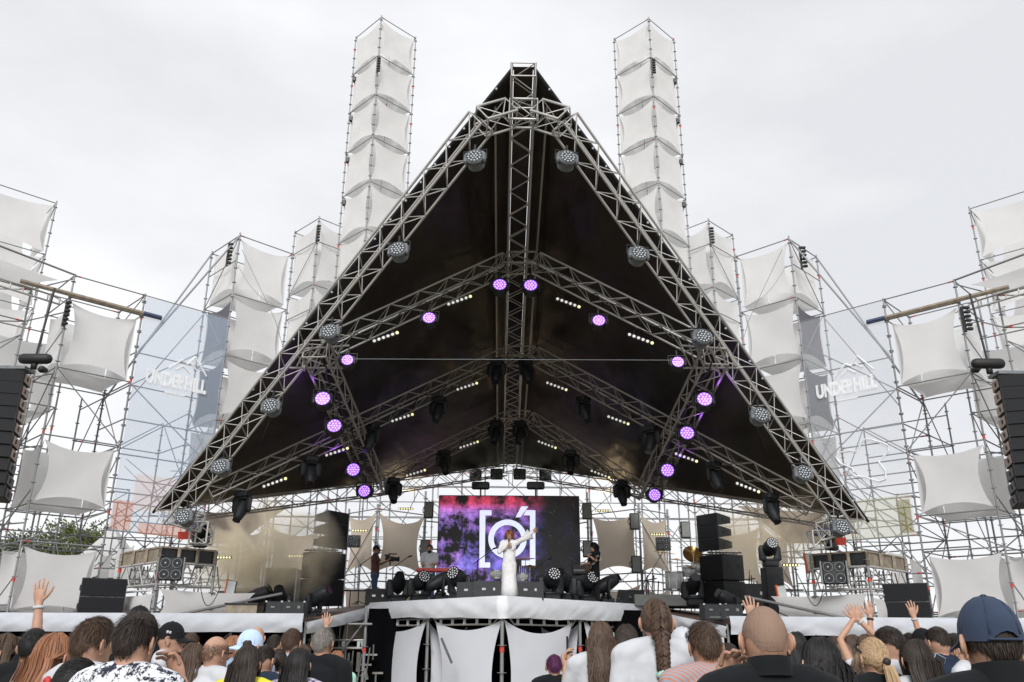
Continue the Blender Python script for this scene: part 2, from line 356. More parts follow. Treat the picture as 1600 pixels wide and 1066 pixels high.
for sd, q in ((-1, ((493, 545), (588, 762))), (1, ((1118, 556), (1012, 768)))):
    t = thing('side_truss', f'{"left" if sd < 0 else "right"} steep lattice girder carrying four purple lamps below the roof', 'truss', rp(*q[1]), 'side trusses under the roof')
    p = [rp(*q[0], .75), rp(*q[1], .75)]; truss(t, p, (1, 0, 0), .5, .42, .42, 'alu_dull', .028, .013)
    if sd < 0: a, b, c = (478, 560), (500, 560), (545, 550)
    else: a, b, c = (1135, 565), (1112, 570), (1065, 552)
    for k in range(7):
        x = a[0] + (c[0] - a[0]) * k / 6; pole('junction_bar', rp(x, 545 - 8 * (k % 2), .7), rp(x + 14 * sd, 572 + 8 * (k % 3), .7), .018, t, 'alu')
    pole('junction_bar', rp(a[0] - 25 * -sd, 575, .7), rp(c[0], 575, .7), .024, t, 'alu'); pole('junction_bar', rp(a[0], 545, .7), rp(c[0], 540, .7), .024, t, 'alu')
t = thing('rear_truss', 'dark lattice girder closing the roof along its rear edge', 'truss', BL)
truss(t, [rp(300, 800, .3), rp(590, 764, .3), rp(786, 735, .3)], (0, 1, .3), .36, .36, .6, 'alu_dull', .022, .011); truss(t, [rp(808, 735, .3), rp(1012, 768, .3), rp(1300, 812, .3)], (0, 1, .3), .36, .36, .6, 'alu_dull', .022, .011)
for x0, x1 in ((795, 575), (801, 1030)):
    for k in range(7):
        f = k / 6; x = x0 + (x1 - x0) * f; y = 738 + 32 * f
        pole('hanger', rp(x, y, .35), rp(x, y, .35) - V((0, 0, .5)), .012, t, 'alu_dull', seg=6)
wr = thing('safety_wire', 'thin steel wire strung across under the dark roof', 'wire', rp(560, 561, 1.2)); pole('strand', rp(545, 561, 1.3), rp(1062, 563, 1.3), .007, wr, 'greymetal')

# ------------------------------------------------------------ side scaffolds on their 45 degree grid
B0 = P(118, 425, 21.6); Zb = lambda y: P(118 - (y - 425) * .19, y, 21.6).z
K2 = 2 * math.sqrt(.5)
CN = {-1: 'left', 1: 'right'}
FB = 1.0
while (lambda q: q.x / q.y)(V((B0.x + (1 + FB) * K2, B0.y + (1 + FB) * K2))) < (lambda q: q.x / q.y)(P(375, 368, 24)): FB += .01   # the bay behind the banner is longer
ZM = P(375, 368, B0.y + (1 + FB) * K2).z
def blinder_strip(t, p, h=.75):   # vertical strip of small lamps on an upright
    b = MB()
    b.box(p, (.06, .06, h))
    put('strip_body', b.mesh('strip_body', 'black'), t)
    for k in range(6):
        me = bpy.data.meshes.get('strip_lamp') or MB().bbox((0, 0, 0), (.15, .10, .085), .02).mesh('strip_lamp', 'rubber')
        put('strip_lamp', me, t, M.Translation(V(p) + V((.09, -.08, -h / 2 + h * (k + .5) / 6))))
for s in (-1, 1):
    m = -s   # the left side is laid out first (m = 1), the right one mirrored
    side = CN[s]; crn = 'centre'
    def G(i, j, z):
        i = i if i <= 1 else (1 + (i - 1) * FB if i <= 2 else FB + i - 1)
        return V((m * (B0.x + (i - j) * K2) + (.12 if s > 0 else 0), B0.y + (i + j) * K2, z))
    def bay(t, corners, z0, z1, levels, braces=()):
        for c in corners: standard(G(*c, z0), G(*c, z1), t)
        n = len(corners)
        for z in levels:
            for k in range(n): ledger(G(*corners[k], z), G(*corners[(k + 1) % n], z), t)
        for (a, za, b, zb) in braces: brace(G(*a, za), G(*b, zb), t)
    def cube(t, i, j, zt, zb, bottom=True, grey=False, seed=0, di=1, dj=1):
        e = .05; sd = seed * 10 + (3 if s > 0 else 0)
        A, Bq, Cq, D = (i + e, j + e), (i + di - e, j + e), (i + di - e, j + dj - e), (i + e, j + dj - e)
        for q, (a, b) in enumerate(((A, Bq), (D, A), (Bq, Cq), (Cq, D))):
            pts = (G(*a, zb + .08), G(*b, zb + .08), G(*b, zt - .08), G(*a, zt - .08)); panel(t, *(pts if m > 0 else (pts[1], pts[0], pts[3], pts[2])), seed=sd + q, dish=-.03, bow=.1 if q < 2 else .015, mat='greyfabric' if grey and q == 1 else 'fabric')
        if bottom: panel(t, *[G(*c, zb + .04) for c in (A, Bq, Cq, D)], seed=sd + 5, dish=.03 * m, bow=.10)
    # outer cube tower with three cloth cubes
    t = thing('cube_scaffold', f'slim scaffold tower with three separate white cloth cubes beside the {side} hanging speakers', 'scaffold tower', G(.5, .5, 0))
    sq = [(0, 0), (1, 0), (1, 1), (0, 1)]
    LV = [11.3, Zb(464), Zb(573), Zb(678), Zb(786), Zb(845), Zb(958)]
    bay(t, sq, 0, 11.35, LV, [((0, 0), LV[2], (1, 0), LV[3]), ((0, 1), LV[3], (0, 0), LV[2]), ((1, 0), LV[4], (0, 0), LV[5]), ((0, 1), LV[4], (1, 1), LV[3]), ((1, 1), LV[1], (1, 0), 11.3), ((0, 1), 11.3, (1, 1), LV[1]), ((1, 0), LV[5], (1, 1), LV[6])])
    cube(t, 0, 0, LV[1] - .03, LV[2], seed=1); cube(t, 0, 0, LV[3] - .03, LV[4], seed=2); cube(t, 0, 0, LV[5] - .03, LV[6], seed=3)
    blinder_strip(t, G(0, 0, LV[1] - .55) + V((m * .0, -.1, 0)))
    put('wooden_beam', MB().path([G(1.0, -.05, Zb(462)), G(-.66, -.05, Zb(462))], [(.042, .07)] * 2, 4).mesh('wooden_beam', 'wood'), t); put('blue_strap', MB().path([G(1.2, -.06, Zb(462)), G(1.0, -.06, Zb(462))], [(.046, .075)] * 2, 4).mesh('blue_strap', 'bluestrap'), t)
    # lattice behind the banner
    t = thing('lattice_scaffold', f'open web of grey scaffold tubes behind the {side} printed banner', 'scaffold', G(1.5, 2, 0))
    hi = {(1, 0): 11.3, (1, 1): 9.9, (2, 1): 9.3, (2, 2): 8.4, (1, 2): 8.9, (3, 1): 8.2, (0, 2): 6.9, (0, 3): 5.4, (1, 3): 6.8, (3, 2): 7.0, (2, 3): 6.4, (3, 3): 6.2}
    for (i, j), h in hi.items(): standard(G(i, j, 0), G(i, j, h), t)
    lv = [2.4, 3.4, 4.4, 5.45, 6.5, 7.5, 8.5, 9.5, 10.5, 11.25]
    for z in lv:
        for (i, j), h in hi.items():
            for di, dj in ((1, 0), (0, 1)):
                q = (i + di, j + dj)
                if q in hi and z <= min(h, hi[q]) + .1 and (random.random() < (.78 if z < 6.6 else .55)): ledger(G(i, j, z), G(*q, z), t)
        if z < 9.6:
            for j in (0,): ledger(G(1, j, z), G(2, j, z), t)
            if z < 7: ledger(G(0, 1, z), G(0, 2, z), t); ledger(G(0, 1, z), G(1, 1, z), t)
    for k, (i, j, di, dj) in enumerate(((1, 0, 1, 0), (1, 1, 1, 0), (1, 2, 1, 0), (2, 1, 1, 0), (0, 2, 1, 0), (0, 3, 1, 0), (1, 3, 1, 0), (2, 2, 1, 0), (1, 0, 0, 1), (1, 1, 0, 1), (2, 1, 0, 1), (0, 1, 0, 1), (0, 2, 0, 1), (2, 0, 0, 1), (1, 2, 0, 1))):
        for z in (.4, 2.4, 4.4, 6.5, 8.5):
            ha = min(hi.get((i, j), 11), hi.get((i + di, j + dj), 11))
            if z + 2.05 > ha + .6: continue
            a, b = G(i, j, z), G(i + di, j + dj, z + 2.05)
            if (k + int(z)) % 3 == 0: a, b = G(i + di, j + dj, z), G(i, j, z + 2.05)
            brace(a, b, t)
    for k in range(4): brace(G(1 + .9 * k / 2, 0, 3.4 + k), G(2 + .45 * k / 2, .6, 7.2 + k), t)
    # middle tower
    t = thing('middle_cube_tower', f'scaffold tower stacked with white cloth cubes between the {side} banner and the roof edge', 'scaffold tower', G(2.5, .5, 0))
    sq = [(2, 0), (3, 0), (3, 1), (2, 1)]; ZT = ZM
    lvs = [ZT, ZT - 2.1, ZT - 4.2, ZT - 6.3, ZT - 8.4, 4.2, 2.3]
    bay(t, sq, 0, ZT + .1, lvs, [((2, 0), ZT, (2, 1), ZT - 2.1), ((2, 1), ZT - 2.1, (2, 0), ZT - 4.2), ((2, 1), ZT - 6.3, (2, 0), ZT - 4.2), ((2, 0), ZT - .9, (2, 1), ZT - .9)])
    brace(G(2, 0, ZT), G(1, 0, 9.4), t, .03); brace(G(2, 1, ZT), G(1, 1, 8.4), t, .03); brace(G(2, 0, 11.3), G(1, 0, 11.3), t); brace(G(2, 1, 12), G(1, 0, 8), t)
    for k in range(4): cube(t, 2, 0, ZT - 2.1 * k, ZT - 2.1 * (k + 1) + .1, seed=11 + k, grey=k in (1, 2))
    blinder_strip(t, G(2, 0, ZT - .75) + V((m * -.28, -.1, 0)), .8)
    # towers further back
    for nm, px, Y, zs, lab in (('rear_cube_tower', (499, 341), 31.9, [0, 3.1, 6.2], f'shorter white cube tower standing next to the tall one on the {side}'), ('tall_cube_tower', (596, 27), 30.8, [0, 2.1, 4.2, 6.35, 8.55, 10.8, 13], f'very tall white cube tower rising behind the {side} slope of the roof')):
        F = P(*px, Y); b = V((F.x * m + (.1 if s > 0 else 0), F.y, 0)); u = V((K2 * m, K2, 0)); v = V((-K2 * m, K2, 0)); zt = F.z; k2 = 1.0 if 'tall' in nm else .98
        t = thing(nm, lab, 'scaffold tower', b + (u + v) / 2); cs = [b, b + u * k2, b + (u + v) * k2, b + v * k2]
        for c in cs: standard(V((c.x, c.y, 0)), V((c.x, c.y, zt + .1)), t)
        for q, dz in enumerate(zs):
            for k in range(4): ledger(cs[k] + V((0, 0, zt - dz)), cs[(k + 1) % 4] + V((0, 0, zt - dz)), t)
            if q:
                za, zb = zt - zs[q - 1], zt - dz
                for k in range(4):
                    a, bb = cs[k], cs[(k + 1) % 4]; ce = (cs[0] + cs[2]) / 2; sh = lambda p: p + (ce - p) * .05
                    pts = [sh(a) + V((0, 0, zb + .12)), sh(bb) + V((0, 0, zb + .12)), sh(bb) + V((0, 0, za - .06)), sh(a) + V((0, 0, za - .06))]
                    panel(t, *(pts if m > 0 else (pts[1], pts[0], pts[3], pts[2])), seed=q * 7 + k + s, dish=-.03, bow=.105 if k in (0, 3) else .015)
                panel(t, *[c + ((cs[0] + cs[2]) / 2 - c) * .05 + V((0, 0, za - .25)) for c in cs], seed=q + 60, dish=.02 * m, bow=.14)
                brace(cs[1] + V((0, 0, zb)), cs[2] + V((0, 0, za)), t); brace(cs[3] + V((0, 0, zb)), cs[2] + V((0, 0, za)), t)
            if 'rear' in nm and q < 2:
                for k in range(4): ledger(cs[k] + V((0, 0, zt - dz - 1.1)), cs[(k + 1) % 4] + V((0, 0, zt - dz - 1.1)), t)
                brace(cs[0] + V((0, 0, zt - dz - 1.1)), cs[3] + V((0, 0, zt - dz - 3.1)), t)
        blinder_strip(t, cs[0] + V((-.02, -.1, zt - (2.75 if 'tall' in nm else .8))), .8)
        if 'tall' in nm:
            for k in range(4):
                q = cs[3] + V((m * .12, -.05, zt - 2.4 - 2.15 * k)); put('small_lamp', MB().bbox((0, 0, 0), (.16, .2, .26), .03).mesh('small_lamp', 'black'), t, M.Translation(q)); pole('lamp_bracket', q + V((0, 0, .13)), q + V((-m * .14, 0, .35)), .015, t, 'black')
    # outermost tall tower
    F = P(88, 318, 27.4); F = V((m * F.x, F.y, F.z)); u = V((K2 * m, K2, 0)); v = V((-K2 * m, K2, 0)); f0 = F - u
    t = thing('outer_cube_tower', f'white cube tower rising at the {side} edge above the hanging speakers', 'scaffold tower', f0 + V((0, 0, -F.z)))
    cs = [f0 - u * .35, F, F + v, f0 + v]
    cs = [f0, F, F + v, f0 + v]; wd = 1.6
    cs[0] = F - u * wd; cs[3] = F - u * wd + v
    for c in cs: standard(V((c.x, c.y, 0)), c + V((0, 0, .1)), t)
    for q in range(4):
        for k in range(4): ledger(cs[k] - V((0, 0, 2.1 * q)), cs[(k + 1) % 4] - V((0, 0, 2.1 * q)), t)
        if q < 3:
            for k in range(4):
                a, bb = cs[k], cs[(k + 1) % 4]; ce = (cs[0] + cs[2]) / 2; sh = lambda p: p + (ce - p) * .04
                pts = [sh(a) - V((0, 0, 2.1 * q + 2)), sh(bb) - V((0, 0, 2.1 * q + 2)), sh(bb) - V((0, 0, 2.1 * q + .1)), sh(a) - V((0, 0, 2.1 * q + .1))]
                panel(t, *(pts if m > 0 else (pts[1], pts[0], pts[3], pts[2])), seed=q * 5 + k + 90, dish=-.03)
            brace(cs[1] - V((0, 0, 2.1 * q)), cs[2] - V((0, 0, 2.1 * q + 2.1)), t)
    # beige cloth cube behind the hanging speakers
    t = thing('beige_cube_scaffold', f'beige shaded cloth cube on scaffold legs behind the {side} hanging speakers', 'scaffold tower', G(-.6, 1.8, 0))
    sq = [(-.9, 1.3), (.45, 1.3), (.45, 2.5), (-.9, 2.5)]
    bay(t, sq, 0, 10.4, [10.3, 8.1, 6, 4, 2], [((.45, 1.3), 8.1, (.45, 2.5), 6), ((-.9, 1.3), 6, (.45, 1.3), 4), ((.45, 1.3), 4, (.45, 2.5), 2), ((.45, 2.5), 10.3, (-.9, 2.5), 8.1)]); cube(t, -.9, 1.3, 10.2, 7.9, seed=31, di=1.35, dj=1.2)
    # fly bay: small tarp roof, ladder beam and the hanging array
    t = thing('fly_frame', f'scaffold frame with small tarp roof and ladder beam holding the {side} hanging speakers', 'scaffold', G(-.8, .6, 0))
    sq = [(-.15, .35), (-1.6, -.2), (-1.5, 1.4), (-.3, 1.5)]
    for c in ((-.3, .85), (-1.7, .8), (-1.3, 1.8)): standard(G(*c, 0), G(*c, 11.3), t)
    for z in (11.2, 10.2, 8.4, 6.4, 4.4, 2.4):
        for a, b in (((-.3, .85), (-1.7, .8)), ((-.3, .85), (-1.3, 1.8)), ((0, 0), (-.3, .85))): ledger(G(*a, z), G(*b, z), t)
    for z in (1, 3.2, 5.4, 7.6):
        brace(G(-1.7, .8, z), G(-.3, .85, z + 2.2), t); brace(G(-.3, .85, z), G(0, 0, z + 2.1), t); brace(G(-1.3, 1.8, z), G(-.3, .85, z + 2.2), t)
    panel(t, *[G(*c, 11.32 - d) for c, d in (((-.1, .35), .0), ((-.3, 1.0), .1), ((-1.9, .6), .0), ((-1.7, -.05), 0))], name='tarp_roof', seed=5, bow=.05, dish=.04)
    for zz in (10.62, 10.42): pole('ladder_rail', G(-.1, .1, zz), G(-1.9, -.2, zz), .03, t, 'alu')
    for k in range(12): f = k / 11; pole('ladder_rung', G(-.1 - 1.8 * f, .1 - .3 * f, 10.62), G(-.1 - 1.8 * f, .1 - .3 * f, 10.42), .02, t, 'alu')
    pole('top_rail', G(0, 0, 11.32), G(-1.9, -.5, 11.32), .03, t)
    # UNDERHILL banner
    t = thing('printed_banner', f'see-through {"pale blue and orange" if s < 0 else "pale grey and olive"} banner with white lettering hung on the {side} scaffold', 'banner', G(1.5, -.06, 3.6))
    bp = lambda u, z, o=0.: G(1 + u, -.035 - o, z)
    zt_, zb_ = 11.25, P(165, 830, B0.y + 1.41).z
    def sheetq(u0, u1, z0, z1, o, name, mat): put(name, MB().grid(lambda a, b: bp(u0 + (u1 - u0) * a, z0 + (z1 - z0) * b, o + .006 * math.sin(a * 9 + b * 5)), 6, 10).mesh(name, mat, True), t)
    sheetq(.01, .99, zb_, zt_, 0, 'banner_sheet', 'bluebanner' if s < 0 else 'palebanner')
    if s < 0:
        sheetq(.02, .22, zb_ + .05, zb_ + .85, .012, 'orange_print', 'orangeprint'); sheetq(.2, .62, 5.0, 6.0, .012, 'orange_print', 'paleorange'); sheetq(.3, .98, zb_, zb_ + .3, .012, 'orange_print', 'orangeprint')
    else:
        sheetq(.03, .98, zb_ + .03, 5.5, .012, 'olive_print', 'paleolive'); sheetq(.04, .16, zb_ + .1, zb_ + 1.0, .018, 'olive_print', 'oliveprint')
        cu = MB()
        for k in range(26):
            th = 2 * math.pi * k / 26; rr = .55 + .14 * math.sin(3 * th + 1) + .1 * math.sin(5 * th); th2 = 2 * math.pi * (k + 1) / 26; r2 = .55 + .14 * math.sin(3 * th2 + 1) + .1 * math.sin(5 * th2)
            if k % 9 != 4: cu.path([bp(.42 + rr * math.cos(th) * .42, 6.6 + rr * math.sin(th), .02), bp(.42 + r2 * math.cos(th2) * .42, 6.6 + r2 * math.sin(th2), .02)], .03, 5)
        put('emblem', cu.mesh('emblem', 'whiteprint'), t)
    mt = MB()
    xr = lambda u: u if s < 0 else 1 - u
    zl = 8.8
    for a, b in (((.36, 0), (.5, .34)), ((.5, .34), (.56, .24)), ((.56, .24), (.64, .52)), ((.64, .52), (.80, 0)), ((.44, 0), (.52, .16)), ((.52, .16), (.6, 0)), ((.6, .3), (.68, .12))):
        mt.path([bp(xr(a[0]), zl + .42 + a[1], .02), bp(xr(b[0]), zl + .42 + b[1], .02)], .028, 5)
    put('mountain_print', mt.mesh('mountain_print', 'whiteprint'), t)
    fc = bpy.data.curves.new('lettering', 'FONT'); fc.body = 'UNDERHILL'; fc.size = .55; fc.align_x = 'CENTER'; fc.offset = .03; fc.extrude = .004; fc.space_character = 1.02; fc.materials.append(MAT['whiteprint'])
    tmp = bpy.data.objects.new('tmp', fc); C.objects.link(tmp); dg = bpy.context.evaluated_depsgraph_get(); me = bpy.data.meshes.new_from_object(tmp.evaluated_get(dg)); bpy.data.objects.remove(tmp); me.name = 'lettering'
    wdt = max(v.co.x for v in me.vertices) - min(v.co.x for v in me.vertices); k = 1.86 / wdt
    xd = (bp(1, 0) - bp(0, 0)).normalized() * (1 if s < 0 else -1); mw = M.Identity(4); z_ = xd.cross(V((0, 0, 1)))
    for i in range(3): mw[i][0], mw[i][1], mw[i][2] = xd[i] * k, V((0, 0, 1))[i] * 1.0, z_[i]
    o_ = bp(.47 if s < 0 else .53, zl - .12, .025); mw.translation = o_
    put('lettering', me, t, mw)
    put('subline', MB().box((0, 0, 0), (.62, .05, .006)).mesh('subline', 'whiteprint'), t, M.Translation(bp(.47 if s < 0 else .53, zl - .32, .02)) @ frame((0, 0, 0), z_))
# ------------------------------------------------------------ the stage
ZD = 2.6; ZW = 2.1
V0 = PZ(785, 935, ZD); V1 = PZ(575, 945.5, ZD); V2 = PZ(1005, 948, ZD); W1 = PZ(470, 954.5, ZD); W2 = PZ(1125, 958, ZD)
st = thing('stage', 'pointed stage front with white cloth edge and white stretched panels below', 'stage', V((0, 25, 0)))
b = MB(); top = [V0, V2, W2, V((16, 34, ZD)), V((-16, 34, ZD)), W1, V1]; low = [p - V((0, 0, .12)) for p in top]
b.v = [p.copy() for p in top + low]; n = len(top); b.face(*range(n)); b.face(*range(2 * n - 1, n - 1, -1))
for i in range(n): b.face(i, i + n, (i + 1) % n + n, (i + 1) % n)
put('deck', b.mesh('deck', 'deck'), st)
def strip(pts, zt, zb, wr, mat, name, off=.05, scal=0., seed=0):   # hanging cloth edge with folds
    L = [0]
    for a, c in zip(pts, pts[1:]): L.append(L[-1] + (c - a).length)
    def at(d):
        for i in range(len(pts) - 1):
            if d <= L[i + 1] or i == len(pts) - 2: f = (d - L[i]) / (L[i + 1] - L[i]); return pts[i].lerp(pts[i + 1], f), (pts[i + 1] - pts[i]).normalized(), i + f
    def fn(u, v):
        p, d, f = at(u * L[-1]); nn = d.cross(V((0, 0, 1))); fi = min(len(zt) - 2, int(f)); ff = f - fi
        t_ = zt[fi] + (zt[fi + 1] - zt[fi]) * ff; bt = zb[fi] + (zb[fi + 1] - zb[fi]) * ff
        s_ = u * L[-1]; k = noise.noise(V((s_ * 1.3 - v * 1.2, v * .7, seed))) + .6 * noise.noise(V((s_ * 4 + v * 3.0, v * 1.0, seed + 3)))
        z = t_ + (bt - t_) * v - scal * abs(math.sin(s_ * 1.35)) * v + .02 * k * v
        return p + nn * (off + wr * k * (.25 + v) + .05 * math.sin(v * 3.1)) + V((0, 0, z - p.z))
    n_ = int(L[-1] * 12); return put(name, MB().grid(fn, n_, 9).mesh(name, mat, True), st)
ed = [V1, V0, V2]
strip([V1, V0, V2], [ZD + .06] * 3, [ZD - .34, ZD - .44, ZD - .40], .05, 'cloth', 'cloth_edge', .06, .03, 1)
strip([V1 + V((0, 0, 0)), V0, V2], [ZD + .062] * 3, [ZD + .03] * 3, .0, 'cloth', 'cloth_top', -.12, 0, 1)
A1, A2 = P(473, 973, 19.35), P(1140, 979, 19.35)
strip([A1, V1 - V((.02, .05, 0))], [A1.z, ZD - .06], [A1.z - .24, ZD - .36], .05, 'cloth', 'side_cloth', .05, .02, 5); strip([V2 + V((.02, -.05, 0)), A2], [ZD - .06, A2.z], [ZD - .40, A2.z - .24], .05, 'cloth', 'side_cloth', .05, .02, 6)
for a, c, d, e_ in ((W1, V1, V1 - V((0, 0, .1)), A1), (V2, W2, A2, V2 - V((0, 0, .1)))):
    b = MB(); q = [a, c, d, e_]; b.grid(lambda u, v: q[3].lerp(q[2], u).lerp(q[0].lerp(q[1], u), v), 8, 4); put('plywood_side', b.mesh('plywood_side', 'ply'), st)
# posts and panels below the point
E1 = V0.lerp(V1, .5); E2 = V0.lerp(V2, .5); dz = lambda p, z: V((p.x, p.y, z))
ins = V((0, .35, 0))
for p in (V0, E1, E2, V1 + V((.1, .1, 0)), V2): standard(dz(p, 0) + ins * .4, dz(p, ZD - .15) + ins * .4, st, .045)
def sp(a, c, seed, z0=.05, z1=2.12, fa=.03, fc=.97, o=.06):
    p, q = a.lerp(c, fa) + ins * o / .06 * .5, a.lerp(c, fc) + ins * o / .06 * .5
    panel(st, dz(p, z0 - .6), dz(q, z0 - .6), dz(q, z1), dz(p, z1), name='skirt_panel', mat='skirt', seed=seed, bow=.11, dish=.02)
sp(V1, E1, 1, fa=.03, fc=.97); sp(E1, V0, 2, fa=.10, fc=1.0); sp(V0, E2, 3, fa=.02, fc=.9); sp(E2, V2, 4, fa=.06)
pb = E1 + V((1.0, 1.3, 0)); panel(st, dz(E1 + ins, -.5), dz(pb, -.5), dz(pb, 2.0), dz(E1 + ins, 2.1), name='skirt_panel', mat='skirt', seed=9)
pb = E2 + V((-1.0, 1.3, 0)); panel(st, dz(pb, -.5), dz(E2 + ins, -.5), dz(E2 + ins, 2.1), dz(pb, 2.0), name='skirt_panel', mat='skirt', seed=10)
def ladder(t, a, c, h=.16, n=5, m='alu'):
    d = (c - a); pole('rail', a, c, .025, t, m); pole('rail', a + d * .07 - V((0, 0, h)), c - d * .07 - V((0, 0, h)), .025, t, m)
    pole('rail_end', a, a + d * .07 - V((0, 0, h)), .02, t, m); pole('rail_end', c, c - d * .07 - V((0, 0, h)), .02, t, m)
    for k in range(n): p = a + d * (.12 + .76 * k / (n - 1)); put('ladder_block', bpy.data.meshes.get('ladder_block') or MB().box((0, 0, 0), (.07, .04, .15)).mesh('ladder_block', 'panelwhite'), t, M.Translation(p - V((0, 0, h / 2))))
for a, c in ((V1, E1), (E1, V0), (V0, E2), (E2, V2)): ladder(st, dz(a.lerp(c, .08), 2.17) + ins * .6, dz(a.lerp(c, .95), 2.17) + ins * .6)
ladder(st, dz(P(478, 1000, 23.5), 1.62), dz(P(572, 1000, 23.5), 1.62), .2, 4); pole('brace', dz(P(520, 1000, 23.4), 1.0), dz(P(575, 965, 23.4), 2.2), .025, st); pole('brace', P(690, 998, 21.5) , P(706, 1036, 21.9), .03, st)
standard(dz(P(570, 1000, 23.3), 0), dz(P(570, 1000, 23.3), 2.35), st, .04); standard(dz(P(541, 1000, 23.8), .2), dz(P(541, 1000, 23.8), 2.3), st, .03); pole('ledger', dz(P(540, 1000, 23.2), 2.02), dz(P(580, 1000, 23.2), 2.02), .03, st)
random.seed(21)
for k in range(26): x = random.uniform(486, 592); y = random.uniform(1010, 1066); p = P(x, y, 24.6); put('stored_part', MB().box((0, 0, 0), (random.uniform(.1, .5), .05, random.uniform(.03, .10))).mesh('stored_part', random.choice(['panelwhite', 'alu', 'panelgrey', 'alu_dull'])), st, M.Translation(p) @ M.Rotation(random.choice([0, 0, 1.3, 1.57]), 4, 'Y'))
for k in range(7): pole('stored_bar', P(500 + k * 13, 1012 + 5 * (k % 3), 24.4), P(498 + k * 12, 1066, 24.4), .02, st, 'alu_dull')
def shade_sheet(x0, y0, x1, y1, z0, z1, nm='shade_backing'):  # dark sheet added to stand in for the shade under the decks
    b = MB(); b.grid(lambda u, v: (x0 + (x1 - x0) * u, y0 + (y1 - y0) * u + .08 * math.sin(u * 60), z0 + (z1 - z0) * v), 60, 2); return put(nm, b.mesh(nm, 'shadeblack', True), st)
shade_sheet(V1.x + .2, 24.9, V2.x - .2, 24.9, 0, ZD - .13); shade_sheet(V1.x + .2, V1.y + .9, W1.x, W1.y + 1, 0, ZD - .13); shade_sheet(V2.x - .2, V2.y + .9, W2.x, W2.y + 1, 0, ZD - .13)
